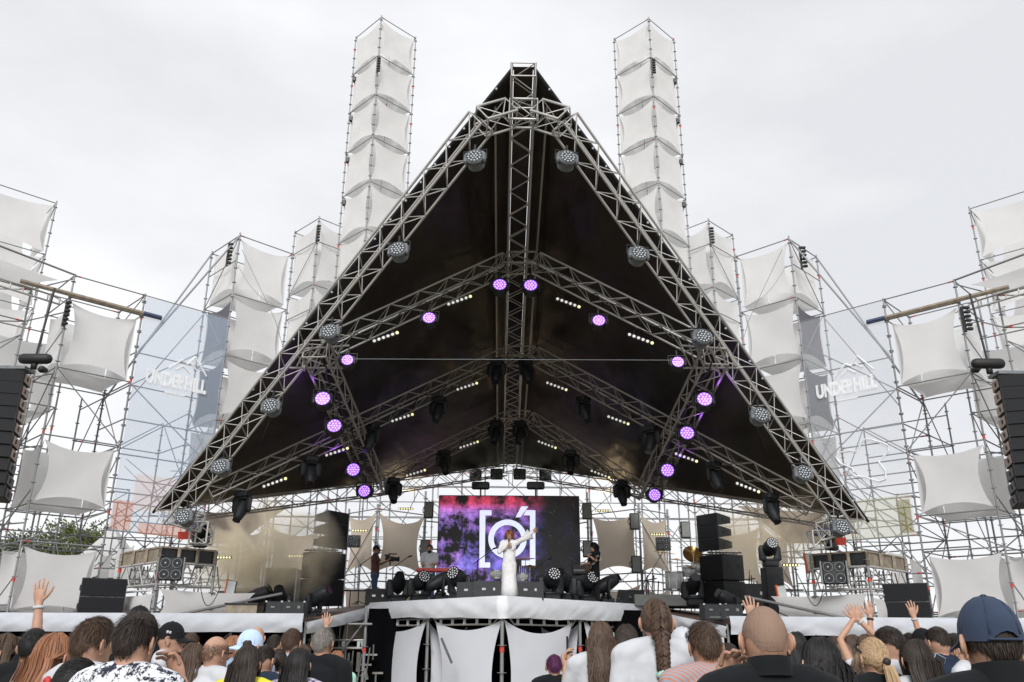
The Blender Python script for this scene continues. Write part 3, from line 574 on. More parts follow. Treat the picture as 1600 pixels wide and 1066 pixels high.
# the lower wings on both sides
for s in (-1, 1):
    side = CN[s]; xe = P(474 if s < 0 else 1140, 975, 19.2).x; xo = s * 17.5; Yw = 19.2
    t = thing('wing_deck', f'long low stage wing with a white cloth edge on the {side}', 'stage wing', V(((xe + xo) / 2, Yw, 0)))
    put('deck', MB().box(((xe + xo) / 2, Yw + 2.0, ZW - .05), (abs(xo - xe), 4.0, .1)).mesh('wing_deck_top', 'ply'), t)
    a, c = sorted((xe, xo)); st_ = st; st = t
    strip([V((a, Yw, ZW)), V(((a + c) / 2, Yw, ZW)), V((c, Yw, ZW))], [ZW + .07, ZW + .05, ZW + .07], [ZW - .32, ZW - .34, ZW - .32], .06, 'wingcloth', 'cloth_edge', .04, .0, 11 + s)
    shade_sheet(a, Yw + .6, c, Yw + .6, 0, ZW - .12); st = st_
    for k in range(9): x = a + (c - a) * k / 8; pole('upright', (x, Yw + .2, 0), (x, Yw + .2, ZW - .1), .03, t)
    for k in range(8): x = a + (c - a) * k / 8; brace((x, Yw + .3, .4), (x + (c - a) / 8, Yw + .3, ZW - .3), t)
    # platform carrying the foot of the roof arch
    m = -s
    F = P(253, 853, 19.8); F = V((m * F.x + (.14 if s > 0 else 0), F.y, F.z)); u = V((m * .707, .707, 0)); v = V((-m * .707, .707, 0)); sz = 2.3
    t = thing('foot_platform', f'scaffold platform with wooden deck carrying the {side} foot of the roof arch', 'platform', V((F.x, F.y + 1.6, 0)))
    cs = [F, F + u * 1.35, F + u * 1.35 + v * sz, F + v * sz]; zt = F.z
    for i in range(4): standard(dz(cs[i], ZW), dz(cs[i], zt - .02), t, .035)
    standard(dz(cs[3], ZW), dz(cs[3], zt + .35), t, .035)
    b = MB(); b.v = [p + V((0, 0, q)) for q in (0, -.04) for p in cs]; b.face(0, 1, 2, 3); b.face(7, 6, 5, 4)
    for i in range(4): b.face(i, i + 4, (i + 1) % 4 + 4, (i + 1) % 4)
    put('deck_board', b.mesh('deck_board', 'wood'), t)
    for (p, q, mt) in ((cs[0], cs[3], 'wood'), (cs[0], cs[1], 'black')):
        b = MB(); d = (q - p); w_ = (cs[2] - cs[0]).normalized() * .04
        b.v = [p + V((0, 0, -.05)) + w_, q + V((0, 0, -.05)) + w_, q + V((0, 0, -.33)) + w_, p + V((0, 0, -.33)) + w_]; b.face(0, 1, 2, 3); put('edge_board', b.mesh('edge_board', mt), t)
        for k in range(4): f = k / 3; put('joist', bpy.data.meshes.get('joist') or MB().box((0, 0, 0), (.07, .07, .3)).mesh('joist', 'wood'), t, M.Translation(p + d * f + V((0, -.02, -.19))))
        for z in (-.36, -.86): pole('rail', p + V((0, 0, z)), q + V((0, 0, z)), .03, t, 'alu')
        for k in range(6):
            pole('web', p + d * (k / 6) + V((0, 0, -.36 if k % 2 else -.86)), p + d * ((k + 1) / 6) + V((0, 0, -.86 if k % 2 else -.36)), .018, t, 'alu'); pole('web', p + d * ((k + .5) / 6) + V((0, .5, -.36 if k % 2 else -.86)), p + d * ((k + 1) / 6) + V((0, .5, -.86 if k % 2 else -.36)), .018, t, 'alu_dull')
    pole('rail', cs[0] + V((0, 0, -1.55 - .45)), cs[3] + V((0, 0, -1.55 - .45)), .025, t)
    ex = 2.4
    cs2 = [F, F + u * 2.5, None, F + v * sz]
    pa = lambda p, q, z0, z1, sd, **k: panel(t, dz(p, z0), dz(q, z0), dz(q, z1), dz(p, z1), seed=sd, **k) if m > 0 else panel(t, dz(q, z0), dz(p, z0), dz(p, z1), dz(q, z1), seed=sd, **k)
    pa(cs[0] + u * .08, cs2[1], ZW - .02, zt - .95, 41 + s, bow=.07); pa(cs[3] - v * .05, cs[0] + v * .08, ZW + .55, zt - .95, 44 + s, bow=.07); pa(cs[3] - v * .05, cs[0] + v * .08, ZW - .02, ZW + .5, 46 + s, bow=.05)
    pole('raker', dz(F + u * .6, ZW + .02) + V((0, -.3, 0)), F + u * sz * 1.45 + V((0, -.35, -.95)), .034, t); pole('raker', dz(F + u * 1.9, ZW) + V((0, -.3, 0)), F + u * sz * 1.12 + V((0, -.35, -1.3)), .014, t, 'black')
    put('red_flag', MB().grid(lambda a_, c_: P(278 + 34 * a_, 843 - 12 * c_, 20.9) if s < 0 else P(1322 - 34 * a_, 852 - 12 * c_, 20.9), 3, 2).mesh('red_flag', 'redcloth'), t); put('purple_flag', MB().grid(lambda a_, c_: P(290 + 30 * a_, 831 - 16 * c_, 21.2) if s < 0 else P(1310 - 38 * a_, 838 - 16 * c_, 21.2), 3, 2).mesh('purple_flag', 'purplecloth'), t)
    # cloths standing further out on the wing
    for (x0, y0, x1, y1, Y, sd) in ((168, 850, 203, 956, 23.2, 3), (143, 862, 168, 955, 24, 4)):
        a, c = P(x0, y1, Y), P(x1, y0, Y); t2 = thing('stretched_cloth', f'{"wider" if sd == 3 else "narrower"} white stretched cloth between the {side} platform and the cube tower', 'cloth panel', V((m * (a.x + c.x) / 2, Y, ZW)), 'white cloths on the wings')
        panel(t2, V((m * a.x, Y, ZW)), V((m * c.x, Y + .3, ZW)), V((m * c.x, Y + .3, c.z)), V((m * a.x, Y, c.z - .1)), seed=sd + 70, bow=.04, dish=.02)
# ------------------------------------------------------------ scaffold and cloth cubes at the back of the stage
t = thing('back_scaffold', 'wide scaffold wall with thin tubes closing the back of the stage', 'scaffold', V((0, 32, 0)))
random.seed(5)
xs = [-15, -13, -11, -9, -7, -5, -3, -1, 1, 3, 5, 7, 9, 11, 13, 15]
tops = lambda x: 8.2 - .11 * abs(x)
for x in xs: standard((x, 32, 0), (x, 32, tops(x)), t)
for x in xs[::2]: standard((x + 1, 34, 0), (x + 1, 34, tops(x) + .4), t)
for z in (3.4, 4.4, 5.2, 6.0, 6.6, 7.2, 7.8):
    for a, c in zip(xs, xs[1:]):
        if z < tops(a) and z < tops(c): ledger((a, 32, z), (c, 32, z - .02), t)
    if z > 5:
        for a, c in zip(xs[::2], xs[2::2]): ledger((a + 1, 34, z + .3), (c + 1, 34, z + .3), t)
for k, (a, c) in enumerate(zip(xs, xs[1:])):
    for z in (2.8, 4.6, 6.2): brace((a if k % 2 else c, 32.05, z), (c if k % 2 else a, 32.05, z + 1.7), t); brace((c, 33, z + .4), (a, 32.1, z + 2), t)
for x in (-12, -6, 6, 12): brace((x, 34, 2.6), (x + (2.5 if x < 0 else -2.5), 33, 7.5), t)
for s in (-1, 1):
    m = -s; side = CN[s]
    for nm, px, Y, zs, w1, w2, sd in (('inner', (590 if s < 0 else 998, 795), 27.2, ((0, 2.0), (2.25, 4.2)), 2.0, 1.6, 1), ('outer', (419 if s < 0 else 1190, 818), 27.5, ((0, 2.0),), 2.0, 1.8, 2)):
        F = P(*px, Y); u = V((m * .707, .707, 0)); v = V((-m * .707, .707, 0)); cs = [F, F + u * w1, F + (u + v) * w1, F + v * w2]
        t = thing('stage_cube_scaffold', f'{"inner scaffold corner" if sd == 1 else "outer scaffold corner"} with haze-tinted beige cloth at the back of the stage on the {side}', 'scaffold', V((F.x, F.y + 1.4, 0)))
        for i in (0, 1, 3): standard(dz(cs[i], 0), dz(cs[i], F.z + .15), t, .035)
        for z0, z1 in zs:
            for i in (1, 3): ledger(cs[0] - V((0, 0, z0)), cs[i] - V((0, 0, z0)), t); ledger(cs[0] - V((0, 0, z1)), cs[i] - V((0, 0, z1)), t)
            for i, d in ((1, u), (3, v)):
                a, c = cs[0] - V((0, 0, z1)) + d * .05, cs[i] - V((0, 0, z1)) - d * .05; h = V((0, 0, z1 - z0 - .1)); pts = (a, c, c + h, a + h) if i == 1 else (c, a, a + h, c + h)
                panel(t, *(pts if m > 0 else (pts[1], pts[0], pts[3], pts[2])), seed=sd * 5 + i + s, bow=.12, dish=-.04, mat='beigecloth')
        brace(cs[3] - V((0, 0, 2)), cs[0] - V((0, 0, .3)), t); brace(cs[0] - V((0, 0, 2.4)), cs[0] - V((m * 1.4, -.2, .4)), t)
        if sd == 2: brace(cs[3] + V((0, 0, .1)), cs[0] - V((0, 0, 2)), t); pole('handrail', cs[0] + V((-m * 1, -.4, -2.1)), cs[0] + V((m * 3.4, -.4, -2.1)), .025, t, 'black'); [pole('handrail_post', cs[0] + V((m * (k * .35 - .6), -.4, -2.1)), cs[0] + V((m * (k * .35 - .6), -.4, -3.1)), .016, t, 'black') for k in range(11)]
    a, c = P(690 if s < 0 else 905, 800, 28.6), P(664 if s < 0 else 918, 800, 28.4)
    t = thing('back_mast', f'slim upright with clamps beside the {side} edge of the video wall', 'mast', dz(c, ZD)); standard(dz(c, ZD), dz(c, 6.4), t, .035)
    for z in (3.6, 4.5, 5.4): pole('arm', dz(c, z), dz(a, z) + V((0, .2, 0)), .022, t)
for s in (-1, 1):
    X = lambda x: x if s < 0 else 1606 - x
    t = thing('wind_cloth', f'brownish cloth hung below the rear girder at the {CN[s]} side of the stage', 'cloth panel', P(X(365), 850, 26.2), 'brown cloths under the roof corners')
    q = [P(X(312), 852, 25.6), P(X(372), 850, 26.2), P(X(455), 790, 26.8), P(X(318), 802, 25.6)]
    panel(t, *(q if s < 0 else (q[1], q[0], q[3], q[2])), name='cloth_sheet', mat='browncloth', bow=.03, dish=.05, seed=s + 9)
# ------------------------------------------------------------ video wall
A, Cc = P(682, 910, 28.0), P(904, 776, 28.0); cx, cz = (A.x + Cc.x) / 2, (A.z + Cc.z) / 2; sw, sh = Cc.x - A.x, Cc.z - A.z
t = thing('video_wall', 'large LED video wall showing a purple and red nebula with a white bracketed letter', 'video wall', V((cx, 28, ZD)))
put('cabinet_frame', MB().bbox((cx, 28.12, cz), (sw + .05, .22, sh + .05), .02).mesh('cabinet_frame', 'black'), t)
nx, nz_ = 8, 5
for i in range(nx):
    for k in range(nz_):
        b = MB(); x0, x1 = -sw / 2 + sw * i / nx + .002, -sw / 2 + sw * (i + 1) / nx - .002; z0, z1 = -sh / 2 + sh * k / nz_ + .002, -sh / 2 + sh * (k + 1) / nz_ - .002
        b.v = [V((x0, 0, z0)), V((x1, 0, z0)), V((x1, 0, z1)), V((x0, 0, z1))]; b.face(0, 1, 2, 3); put('led_panel', b.mesh('led_panel', 'screenface'), t, M.Translation((cx, 28.0, cz)))
def spx(x, y): p = P(x, y, 28.0); return V((p.x, 27.985, p.z))
def poly(name, pts): b = MB(); b.v = [spx(*p) for p in pts] + [spx(*p) + V((0, .01, 0)) for p in pts]; n = len(pts); b.face(*range(n)); [b.face(i, i + n, (i + 1) % n + n, (i + 1) % n) for i in range(n)]; put(name, b.mesh(name, 'logolight'), t)
poly('bracket_mark', [(749.5, 797.5), (768, 797.5), (768, 805.5), (758.5, 805.5), (757.5, 879), (766, 879), (766, 887), (749, 887)][::-1])
poly('bracket_mark', [(836.5, 797.5), (822, 797.5), (818, 805.5), (828, 805.5), (828, 876), (815, 876), (815, 884), (836.5, 884)])
poly('accent_mark', [(814.5, 791.5), (825.5, 791.5), (813, 808.5), (805.5, 808.5)])
b = MB()
for k in range(48):
    a0 = 2 * math.pi * k / 48; q = len(b.v)
    b.v += [spx(793 + 30 * math.cos(a0), 842.5 + 30.5 * math.sin(a0)), spx(793 + 21.5 * math.cos(a0), 842.5 + 22 * math.sin(a0))]
for k in range(48): j = (k + 1) % 48; b.face(2 * k, 2 * j, 2 * j + 1, 2 * k + 1)
put('ring_mark', b.mesh('ring_mark', 'logolight'), t)
# ------------------------------------------------------------ lamps and other gear: built once, then copied
USED = set()
def spawn(pr, loc, label, rot=(0, 0, 0), scale=1.):
    if pr.name not in USED: USED.add(pr.name); o = pr
    else: o = copy_thing(pr, loc)
    o.location = loc; o.rotation_euler = rot; o.scale = (scale,) * 3; o['label'] = label; return o
def proto(name, cat, group=None): return thing(name, 'x', cat, (0, 0, 0), group)
RX = lambda a: M.Rotation(a, 3, 'X')
def mk_par(name, ledm, group, hot=None):
    t = proto(name, 'stage lamp', group); b = MB()
    b.cyl((0, .14, -.36), (0, -.02, -.36), .17, 16); b.cyl((0, -.02, -.36), (0, -.12, -.36), .2, 16, .2)
    for k in range(5): b.cyl((0, .03 + k * .03, -.36), (0, .04 + k * .03, -.36), .19, 12)
    put('housing', b.mesh('par_housing', 'greymetal' if not hot else 'black', True), t)
    [put('side_plate', MB().bbox((.2 * q, -.04, -.36), (.08, .14, .26), .03).bbox((.15 * q, -.05, -.23), (.12, .1, .08), .02).mesh('par_side', 'greymetal' if not hot else 'black'), t) for q in (-1, 1)]
    put('lens_face', MB().disc((0, -.123, -.36), (0, -1, 0), .17, 20).mesh('par_face', 'rubber' if not hot else hot), t)
    b = MB()
    for r, n in ((0, 1), (.066, 6), (.132, 12)):
        for k in range(n): a = 2 * math.pi * k / n; b.cyl((r * math.cos(a), -.12, -.36 + r * math.sin(a)), (r * math.cos(a), -.135, -.36 + r * math.sin(a)), .025, 8, .02)
    put('led_cluster', b.mesh('par_leds', ledm), t)
    put('yoke', MB().path([(-.25, 0, -.36), (-.25, 0, -.08), (.25, 0, -.08), (.25, 0, -.36)], .018, 6).path([(0, 0, -.08), (0, 0, .1)], .03, 6).mesh('par_yoke', 'black'), t)
    return t
par = mk_par('grey_par_lamp', 'ledoff', 'unlit lamps down the roof arch'); parp = mk_par('purple_par_lamp', 'purplehot', 'lit purple lamps under the roof', 'purple')
ordn = ['topmost', 'second', 'third', 'fourth', 'fifth', 'lowest']
for s, ps in ((-1, ((742, 257), (623, 400), (517, 527), (425, 642), (347, 736), (290, 814))), (1, ((886, 258), (997, 406), (1096, 535), (1186, 656), (1253, 746), (1312, 830)))):
    for k, q in enumerate(ps):
        p = rp(q[0], q[1], .95, s); spawn(par, p + V((0, 0, .36)), f'unlit grey LED lamp, {ordn[k]} of six down the {CN[s]} arm of the roof arch', (R(-14), R(4) * s, R(8) * s), .9)
# lit lamps: each carries its own purple light
on = ['first', 'second', 'third', 'fourth']
lit = [((781, 452), 'left of the ridge girder on the front rafter', 1.1), ((829, 453), 'right of the ridge girder on the front rafter', 1.1), ((671, 503), 'middle of the left front rafter', 1.), ((935, 507), 'middle of the right front rafter', 1.), ((544, 568), 'outer end of the left front rafter', .9), ((1058, 571), 'outer end of the right front rafter', .9)]
for s, ps in ((-1, ((506, 629), (524, 671), (553, 736), (570, 769))), (1, ((1099, 630), (1072, 682), (1042, 737), (1022, 775)))):
    for k, q in enumerate(ps): lit.append((q, f'{on[k]} from the top down the {CN[s]} steep girder', 1.12 + .04 * (k < 3)))
for q, lab, sc in lit:
    p = rp(q[0], q[1], 1.15); sc *= .84; o = spawn(parp, p + V((0, 0, .36 * sc)), f'glowing purple LED lamp, {lab}', (R(-14 if q[1] < 700 else -4), 0, R((q[0] - 800) * -.012)), sc)
pl = bpy.data.lights.new('lamp_glow', 'SPOT'); pl.energy = 20; pl.color = (.42, .12, 1); pl.spot_size = R(75); pl.spot_blend = 1; pl.shadow_soft_size = .12
for q, r_ in (((494, 612), 1), ((512, 655), 1), ((540, 718), .9), ((1112, 612), 1), ((1085, 665), 1), ((1055, 722), .7)):
    l_ = bpy.data.objects.new('lamp_glow', pl); C.objects.link(l_); p = rp(*q, 1.1); l_.location = p; l_.rotation_euler = (-(NL if q[0] < 800 else NR) + V((.35 if q[0] > 800 else -.35, 0, .2))).to_track_quat('-Z', 'Y').to_euler()
def mk_head(name, ledm, cat='moving lamp', group=None, down=True, leds=False, tilt=0.):
    t = proto(name, cat, group); k = -1 if down else 1   # origin at the base; the head sits k below or above it
    b = MB(); b.bbox((0, 0, k * .09), (.40, .34, .17), .03); b.box((0, -.175, k * .09), (.2, .01, .07)); put('base', b.mesh('head_base', 'blackbox'), t)
    b = MB()
    for x in (-.215, .215): b.path([(x * .6, 0, k * .19), (x, 0, k * .24), (x, 0, k * .52), (x * .98, 0, k * .60)], [(.035, .10), (.035, .11), (.035, .10), (.02, .06)], 8)
    b.bbox((0, 0, k * .20), (.36, .2, .07), .02); put('yoke', b.mesh('head_yoke', 'blackbox', True), t)
    d = V((0, -math.cos(tilt), math.sin(tilt))); c = V((0, 0, k * .50)); b = MB()
    if leds: b.limb([c - d * .20, c - d * .08, c + d * .10, c + d * .17], [.13, .185, .20, .19], 18)
    else: b.limb([c - d * .26, c - d * .1, c + d * .12, c + d * .26], [.13, .175, .17, .14], 18)
    put('head', b.mesh('head_body', 'blackbox', True), t)
    b = MB(); f = c + d * (.357 if leds else .40)
    b.disc(f, d, .165 if leds else .115, 20)
    if leds:
        ax = d.orthogonal().normalized(); ay = d.cross(ax); b.k = 1
        for r, n in ((0, 1), (.06, 6), (.122, 12)):
            for q in range(n): a = 2 * math.pi * q / n; b.disc(f + d * .006 + ax * (r * math.cos(a)) + ay * (r * math.sin(a)), d, .0205, 8)
    put('lens', b.mesh('head_lens', ['lens', ledm]), t)
    put('handle', MB().path([(-.12, .19, k * .12), (-.12, .24, k * .12), (.12, .24, k * .12), (.12, .19, k * .12)], .012, 6).mesh('head_handle', 'black'), t); return t
hang = mk_head('hanging_moving_lamp', 'ledoff', group='dark moving lamps under the roof', tilt=R(-62))
for q, lab in (((485, 741), 'under the left middle rafter'), ((377, 797), 'near the left end of the rear girder'), ((580, 690), 'beside the left steep girder below the middle rafter'), ((685, 645), 'in the dark middle of the left roof slope'), ((776, 585), 'left of the ridge girder below the middle rafter'), ((822, 585), 'right of the ridge girder below the middle rafter'), ((775, 680), 'left of the ridge girder below the back rafter'), ((813, 680), 'right of the ridge girder below the back rafter'), ((693, 727), 'under the left back rafter'), ((892, 727), 'under the right back rafter'), ((614, 771), 'above the brownish beige cloth at the left back corner'), ((972, 775), 'above the pale beige cloth at the right back corner'), ((1017, 692), 'beside the right steep girder below the middle rafter'), ((1117, 750), 'under the right middle rafter'), ((1206, 800), 'near the right end of the rear girder'), ((912, 645), 'in the dark middle of the right roof slope')):
    p = rp(q[0], q[1], 1.0, -1 if q[0] < 800 else 1); spawn(hang, p + V((0, 0, .45)), f'black unlit moving lamp hanging {lab}', (0, 0, R((q[0] * 7 % 90) - 45)), .85)
bar = proto('lamp_bar', 'lamp bar', 'lamp bars under the rafters')
put('bar_body', MB().bbox((0, 0, 0), (.66, .08, .09), .015).mesh('bar_body', 'black'), bar); put('bar_bracket', MB().path([(-.2, 0, .03), (-.2, 0, .22), (.2, 0, .22), (.2, 0, .03)], .012, 5).mesh('bar_bracket', 'black'), bar)
lw, ly = MB().ell((0, 0, 0), (.036, .03, .036), 10, 6).mesh('bar_lens', 'ledwhite', True), MB().ell((0, 0, 0), (.037, .03, .037), 10, 6).mesh('bar_lens', 'ledyellow', True)
for k in range(6): put('bar_lens', ly if k == 5 else lw, bar, M.Translation((-.275 + .11 * k, -.05, -.01)))
for k, (x, y, a, lab) in enumerate(((603, 527, 27, 'outer one below the left front rafter'), (718, 470, 27, 'inner one below the left front rafter'), (888, 474, -27, 'inner one below the right front rafter'), (1001, 530, -27, 'outer one below the right front rafter'), (730, 604, 24, 'inner one below the left middle rafter'), (629, 653, 24, 'second from the ridge below the left middle rafter'), (527, 706, 24, 'beside the left steep girder on the middle rafter'), (430, 754, 26, 'outermost below the left middle rafter'), (870, 604, -26, 'inner one below the right middle rafter'), (966, 657, -26, 'second from the ridge below the right middle rafter'), (1072, 715, -26, 'beside the right steep girder on the middle rafter'), (1168, 762, -27, 'outermost below the right middle rafter'), (733, 695, 24, 'inner one below the left back rafter'), (650, 739, 22, 'outer one below the left back rafter'), (855, 695, -26, 'inner one below the right back rafter'), (938, 741, -26, 'outer one below the right back rafter'))):
    p = rp(x, y, .85, -1 if x < 800 else 1); spawn(bar, p, f'small six lens lamp bar, {lab}', (R(0), R(-a * .8), R(0 if x < 800 else 0) + (math.pi * 0)), .98)
quad = proto('four_lamp_blinder', 'blinder lamp', 'square four lens lamps')
put('housing', MB().bbox((0, 0, 0), (.62, .16, .62), .03).mesh('quad_body', 'black'), quad); put('side_fin', MB().box((-.33, -.06, 0), (.04, .16, .6)).mesh('quad_fin', 'panelgrey'), quad); put('side_fin', bpy.data.meshes['quad_fin'], quad, M.Translation((.66, 0, 0)))
qb = MB().cyl((0, 0, 0), (0, -.03, 0), .13, 16); qb.k = 1; qb.disc((0, -.032, 0), (0, -1, 0), .115, 16); qb.k = 2; qb.disc((0, -.036, 0), (0, -1, 0), .02, 10); qm = qb.mesh('quad_lamp', ['greymetal', 'lens', 'ledoff'])
for x in (-.15, .15):
    for z in (-.15, .15): put('lamp', qm, quad, M.Translation((x, -.08, z)))
for x, y, Y, sc, lab in ((267, 889, 19.9, .85, 'in the left platform girder'), (1303, 895, 19.9, .85, 'in the right platform girder'), (743, 743, 29, .62, 'leftmost above the video wall'), (776, 741, 29, .62, 'second above the video wall'), (812, 741, 29, .62, 'third above the video wall'), (852, 742, 29, .62, 'rightmost above the video wall'), (553, 846, 27, .62, 'beside the beige cloth on the left back scaffold'), (1036, 850, 27, .68, 'above the cymbals beside the drum kit')): spawn(quad, P(x, y, Y), f'black square blinder with four lenses {lab}', (0, 0, R((800 - x) * .03)), sc)
for x, lab in ((751, 'left'), (837, 'right')):
    o = thing('floodlight', f'flat black floodlight on a short stand over the {lab} half of the video wall', 'floodlight', P(x, 759, 28.8)); put('housing', MB().bbox(P(x, 759, 28.8), (.62, .2, .26), .04).mesh('flood_body', 'black'), o); put('stand', MB().cyl(P(x, 764, 28.8), P(x, 779, 28.8), .03, 8).mesh('flood_stand', 'alu_dull'), o); put('lens', MB().box(P(x, 759, 28.8) + V((0, -.105, 0)), (.52, .012, .18)).mesh('flood_lens', 'lens'), o)
strobe = proto('strobe_panel', 'strobe lamp', 'grey flat strobe lamps on the back uprights')
put('housing', MB().bbox((0, 0, 0), (.30, .12, .52), .02).mesh('strobe_body', 'black'), strobe); put('face', MB().box((0, -.064, 0), (.24, .012, .45)).mesh('strobe_face', 'panelgrey'), strobe); put('bracket', MB().path([(-.16, 0, .1), (-.2, .1, 0), (-.16, 0, -.1)], .015, 5).mesh('strobe_bracket', 'black'), strobe)
for x, y, lab in ((670, 797, 'upper one left of the video wall'), (664, 857, 'lower one left of the video wall'), (917, 799, 'upper one right of the video wall'), (918, 858, 'lower one right of the video wall, behind the guitarist'), (991, 815, 'upper one on the right inner cloth corner'), (994, 882, 'lower one on the right inner cloth corner'), (1071, 828, 'beside the tilted brass cymbal')): spawn(strobe, P(x, y, 26.9), f'small grey strobe panel, {lab}')
wb = proto('white_strobe', 'strobe lamp', 'white panels beside the platforms')
put('housing', MB().bbox((0, 0, 0), (.22, .1, .46), .02).mesh('wb_body', 'panelgrey'), wb); put('face', MB().box((0, -.055, 0), (.2, .012, .42)).mesh('wb_face', 'panelwhite'), wb); put('red_edge', MB().box((-.12, -.03, 0), (.03, .1, .5)).mesh('wb_edge', 'orange'), wb)
for x, y, lab, rr in ((317, 874, 'upper one at the left platform', 0), (361, 922, 'lower one at the left platform', 0), (1266, 880, 'upper one at the right platform', 0), (1222, 930, 'lower one at the right platform', 0)): spawn(wb, P(x, y, 21.6), f'small white strobe panel with orange edge, {lab}', (0, R(6 if x < 800 else -6), 0))
yb = [((348, 871), 'in the haze beside the left platform'), ((562, 829), 'on the beige cloth at the left back'), ((634, 795), 'on the top tube over the left beige cloth'), ((942, 798), 'on the top tube over the right beige cloth'), ((1028, 835), 'above the square blinder by the drums'), ((1236, 883), 'beside the right platform'), ((463, 869), 'beside the left speaker stack')]
wl = bpy.data.lights.new('warm_glow', 'SPOT'); wl.energy = 190; wl.color = (1, .80, .52); wl.spot_size = R(110); wl.spot_blend = 1; wl.shadow_soft_size = .3
for (x, y), lab in yb:
    o = thing('warm_lamp_bar', f'warm lit six lens lamp bar {lab}', 'lamp bar', P(x, y, 26.5 if 400 < x < 1200 else 23)); p = V(o['base']); put('bar_body', bpy.data.meshes['bar_body'], o, M.Translation(p)); [put('bar_lens', ly, o, M.Translation(p + V((-.275 + .11 * k, -.05, -.01)))) for k in range(6)]; o.scale = (.72,) * 3; l_ = bpy.data.objects.new('warm_glow', wl); C.objects.link(l_); l_.location = p + V((0, -.2, .2)); l_.rotation_euler = V((-.15 * p.x / abs(p.x), -.25, 1)).to_track_quat('-Z', 'Y').to_euler(); o['group'] = 'warm lit lamp bars'
# floor lamps along the stage edge
def SX(x, Y, z=ZD): return V((P(x, 930, Y).x, Y, z))
def edgeY(x): return (V0.y + (785 - x) / 210 * (V1.y - V0.y)) if x < 785 else (V0.y + (x - 785) / 220 * (V2.y - V0.y))
hl = mk_head('floor_wash_lamp', 'leddim', 'moving lamp', 'floor lamps along the stage edge', False, True, R(22)); hs = mk_head('floor_spot_lamp', 'ledoff', 'moving lamp', 'floor lamps along the stage edge', False, False, R(28))
for x, dy, rz, lab in ((655, .35, 25, 'left one beside the keyboard'), (717, .35, -25, 'beside the video wall edge'), (861, .35, 12, 'right of the singer'), (919, .35, 18, 'in front of the guitarist')): spawn(hl, SX(x, edgeY(x) + dy), f'black floor lamp with white LED dots, {lab}', (0, 0, R(rz)), 1.12)
for x, dy, rz, lab in ((622, .4, 10, 'leftmost on the stage edge'), (688, .5, 110, 'turned sideways under the keyboard'), (882, .5, -20, 'between the two LED lamps right of the singer'), (947, .45, 100, 'turned sideways at the right of the guitarist'), (493, -1.8, 70, 'in front of the left speaker stack'), (437, -1.5, 10, 'low behind the left wedge speakers'), (1084, .3, 0, 'in front of the drums'), (1141, -1.2, -70, 'in front of the right speaker stack'), (399, -1.8, 80, 'in the haze at the left stage side')):
    Y = edgeY(x) + dy if 570 < x < 1000 else 25.0 + dy; spawn(hs, SX(x, Y, ZD if Y > 24.9 or 570 < x < 1010 else ZW), f'black floor spot lamp, {lab}', (0, 0, R(rz)), 1.15)
tall = thing('lamp_on_case', 'black moving lamp standing on a tall case by the right platform', 'moving lamp', SX(1209, 24, ZW)); p = V(tall['base']); b = MB().bbox(p + V((0, 0, .75)), (.5, .5, 1.5), .03); put('case', b.mesh('tall_case', 'blackbox'), tall)
for q in hl.children:
    c = q.copy(); C.objects.link(c); c.parent = tall; c.matrix_parent_inverse = M.Identity(4); c.matrix_basis = M.Translation((0, 0, 1.5)) @ q.matrix_basis
for x, y, lab in ((312, 838, 'left'), (1300, 842, 'right')):
    spawn(hs, P(x, y + 18, 20.6), f'black spot lamp standing on the {lab} platform under the roof foot', (0, 0, R(40)), .7)
# wedge speakers, stage monitors
wedge = proto('wedge_monitor', 'stage monitor', 'wedge monitors on the stage')
b = MB(); b.v = [V(q) for q in ((-.33, -.25, 0), (.33, -.25, 0), (.33, .28, 0), (-.33, .28, 0), (-.33, -.22, .42), (.33, -.22, .42), (.33, .05, .44), (-.33, .05, .44), (-.33, .28, .12), (.33, .28, .12))]
for q in ((3, 2, 1, 0), (0, 1, 5, 4), (4, 5, 6, 7), (7, 6, 9, 8), (8, 9, 2, 3), (0, 4, 7, 8, 3), (1, 2, 9, 6, 5)): b.face(*q)
put('cabinet', b.mesh('wedge_body', 'blackbox'), wedge); put('grille', MB().box((0, .17, .28), (.6, .34, .012), M.Rotation(R(-54), 3, 'X')).mesh('wedge_grille', 'grille'), wedge)
put('handle', MB().bbox((.34, 0, .2), (.02, .14, .05), .008).bbox((-.34, 0, .2), (.02, .14, .05), .008).mesh('wedge_handle', 'panelgrey'), wedge); put('badge', MB().box((-.1, -.245, .24), (.09, .012, .05)).box((.14, -.245, .24), (.05, .012, .06)).mesh('wedge_badge', 'chrome'), wedge)
for x, dy, rz, lab in ((590, .45, 8, 'left corner of the stage point below the cameraman'), (737, .45, -6, 'left of the singer'), (763, .6, 0, 'just beside the white dress'), (826, .4, 5, 'right of the singer'), (985, .4, 15, 'right corner of the stage point')): spawn(wedge, SX(x, edgeY(x) + dy), f'black wedge monitor, {lab}', (0, 0, R(rz)), 1.08)
fill = proto('front_fill_speaker', 'loudspeaker', 'small speakers on the stage wings')
put('cabinet', MB().bbox((0, 0, .2), (.62, .5, .42), .02).mesh('fill_body', 'blackbox'), fill); put('badge', MB().box((-.12, -.252, .26), (.10, .012, .04)).box((.16, -.252, .26), (.07, .012, .07)).box((0, -.252, .07), (.34, .012, .02)).mesh('fill_badge', 'panelgrey'), fill); put('corner_plate', MB().box((-.3, -.252, .4), (.05, .012, .04)).box((.3, -.252, .4), (.05, .012, .04)).mesh('fill_corner', 'chrome'), fill)
for x, lab in ((438, 'wide one at the left stage steps'), (462, 'inner one at the left stage steps'), (1112, 'inner one at the right stage steps'), (1137, 'wide one at the right stage steps')): spawn(fill, SX(x, 19.9, ZW), f'black front fill speaker, {lab}', (0, 0, R(3)), .84)
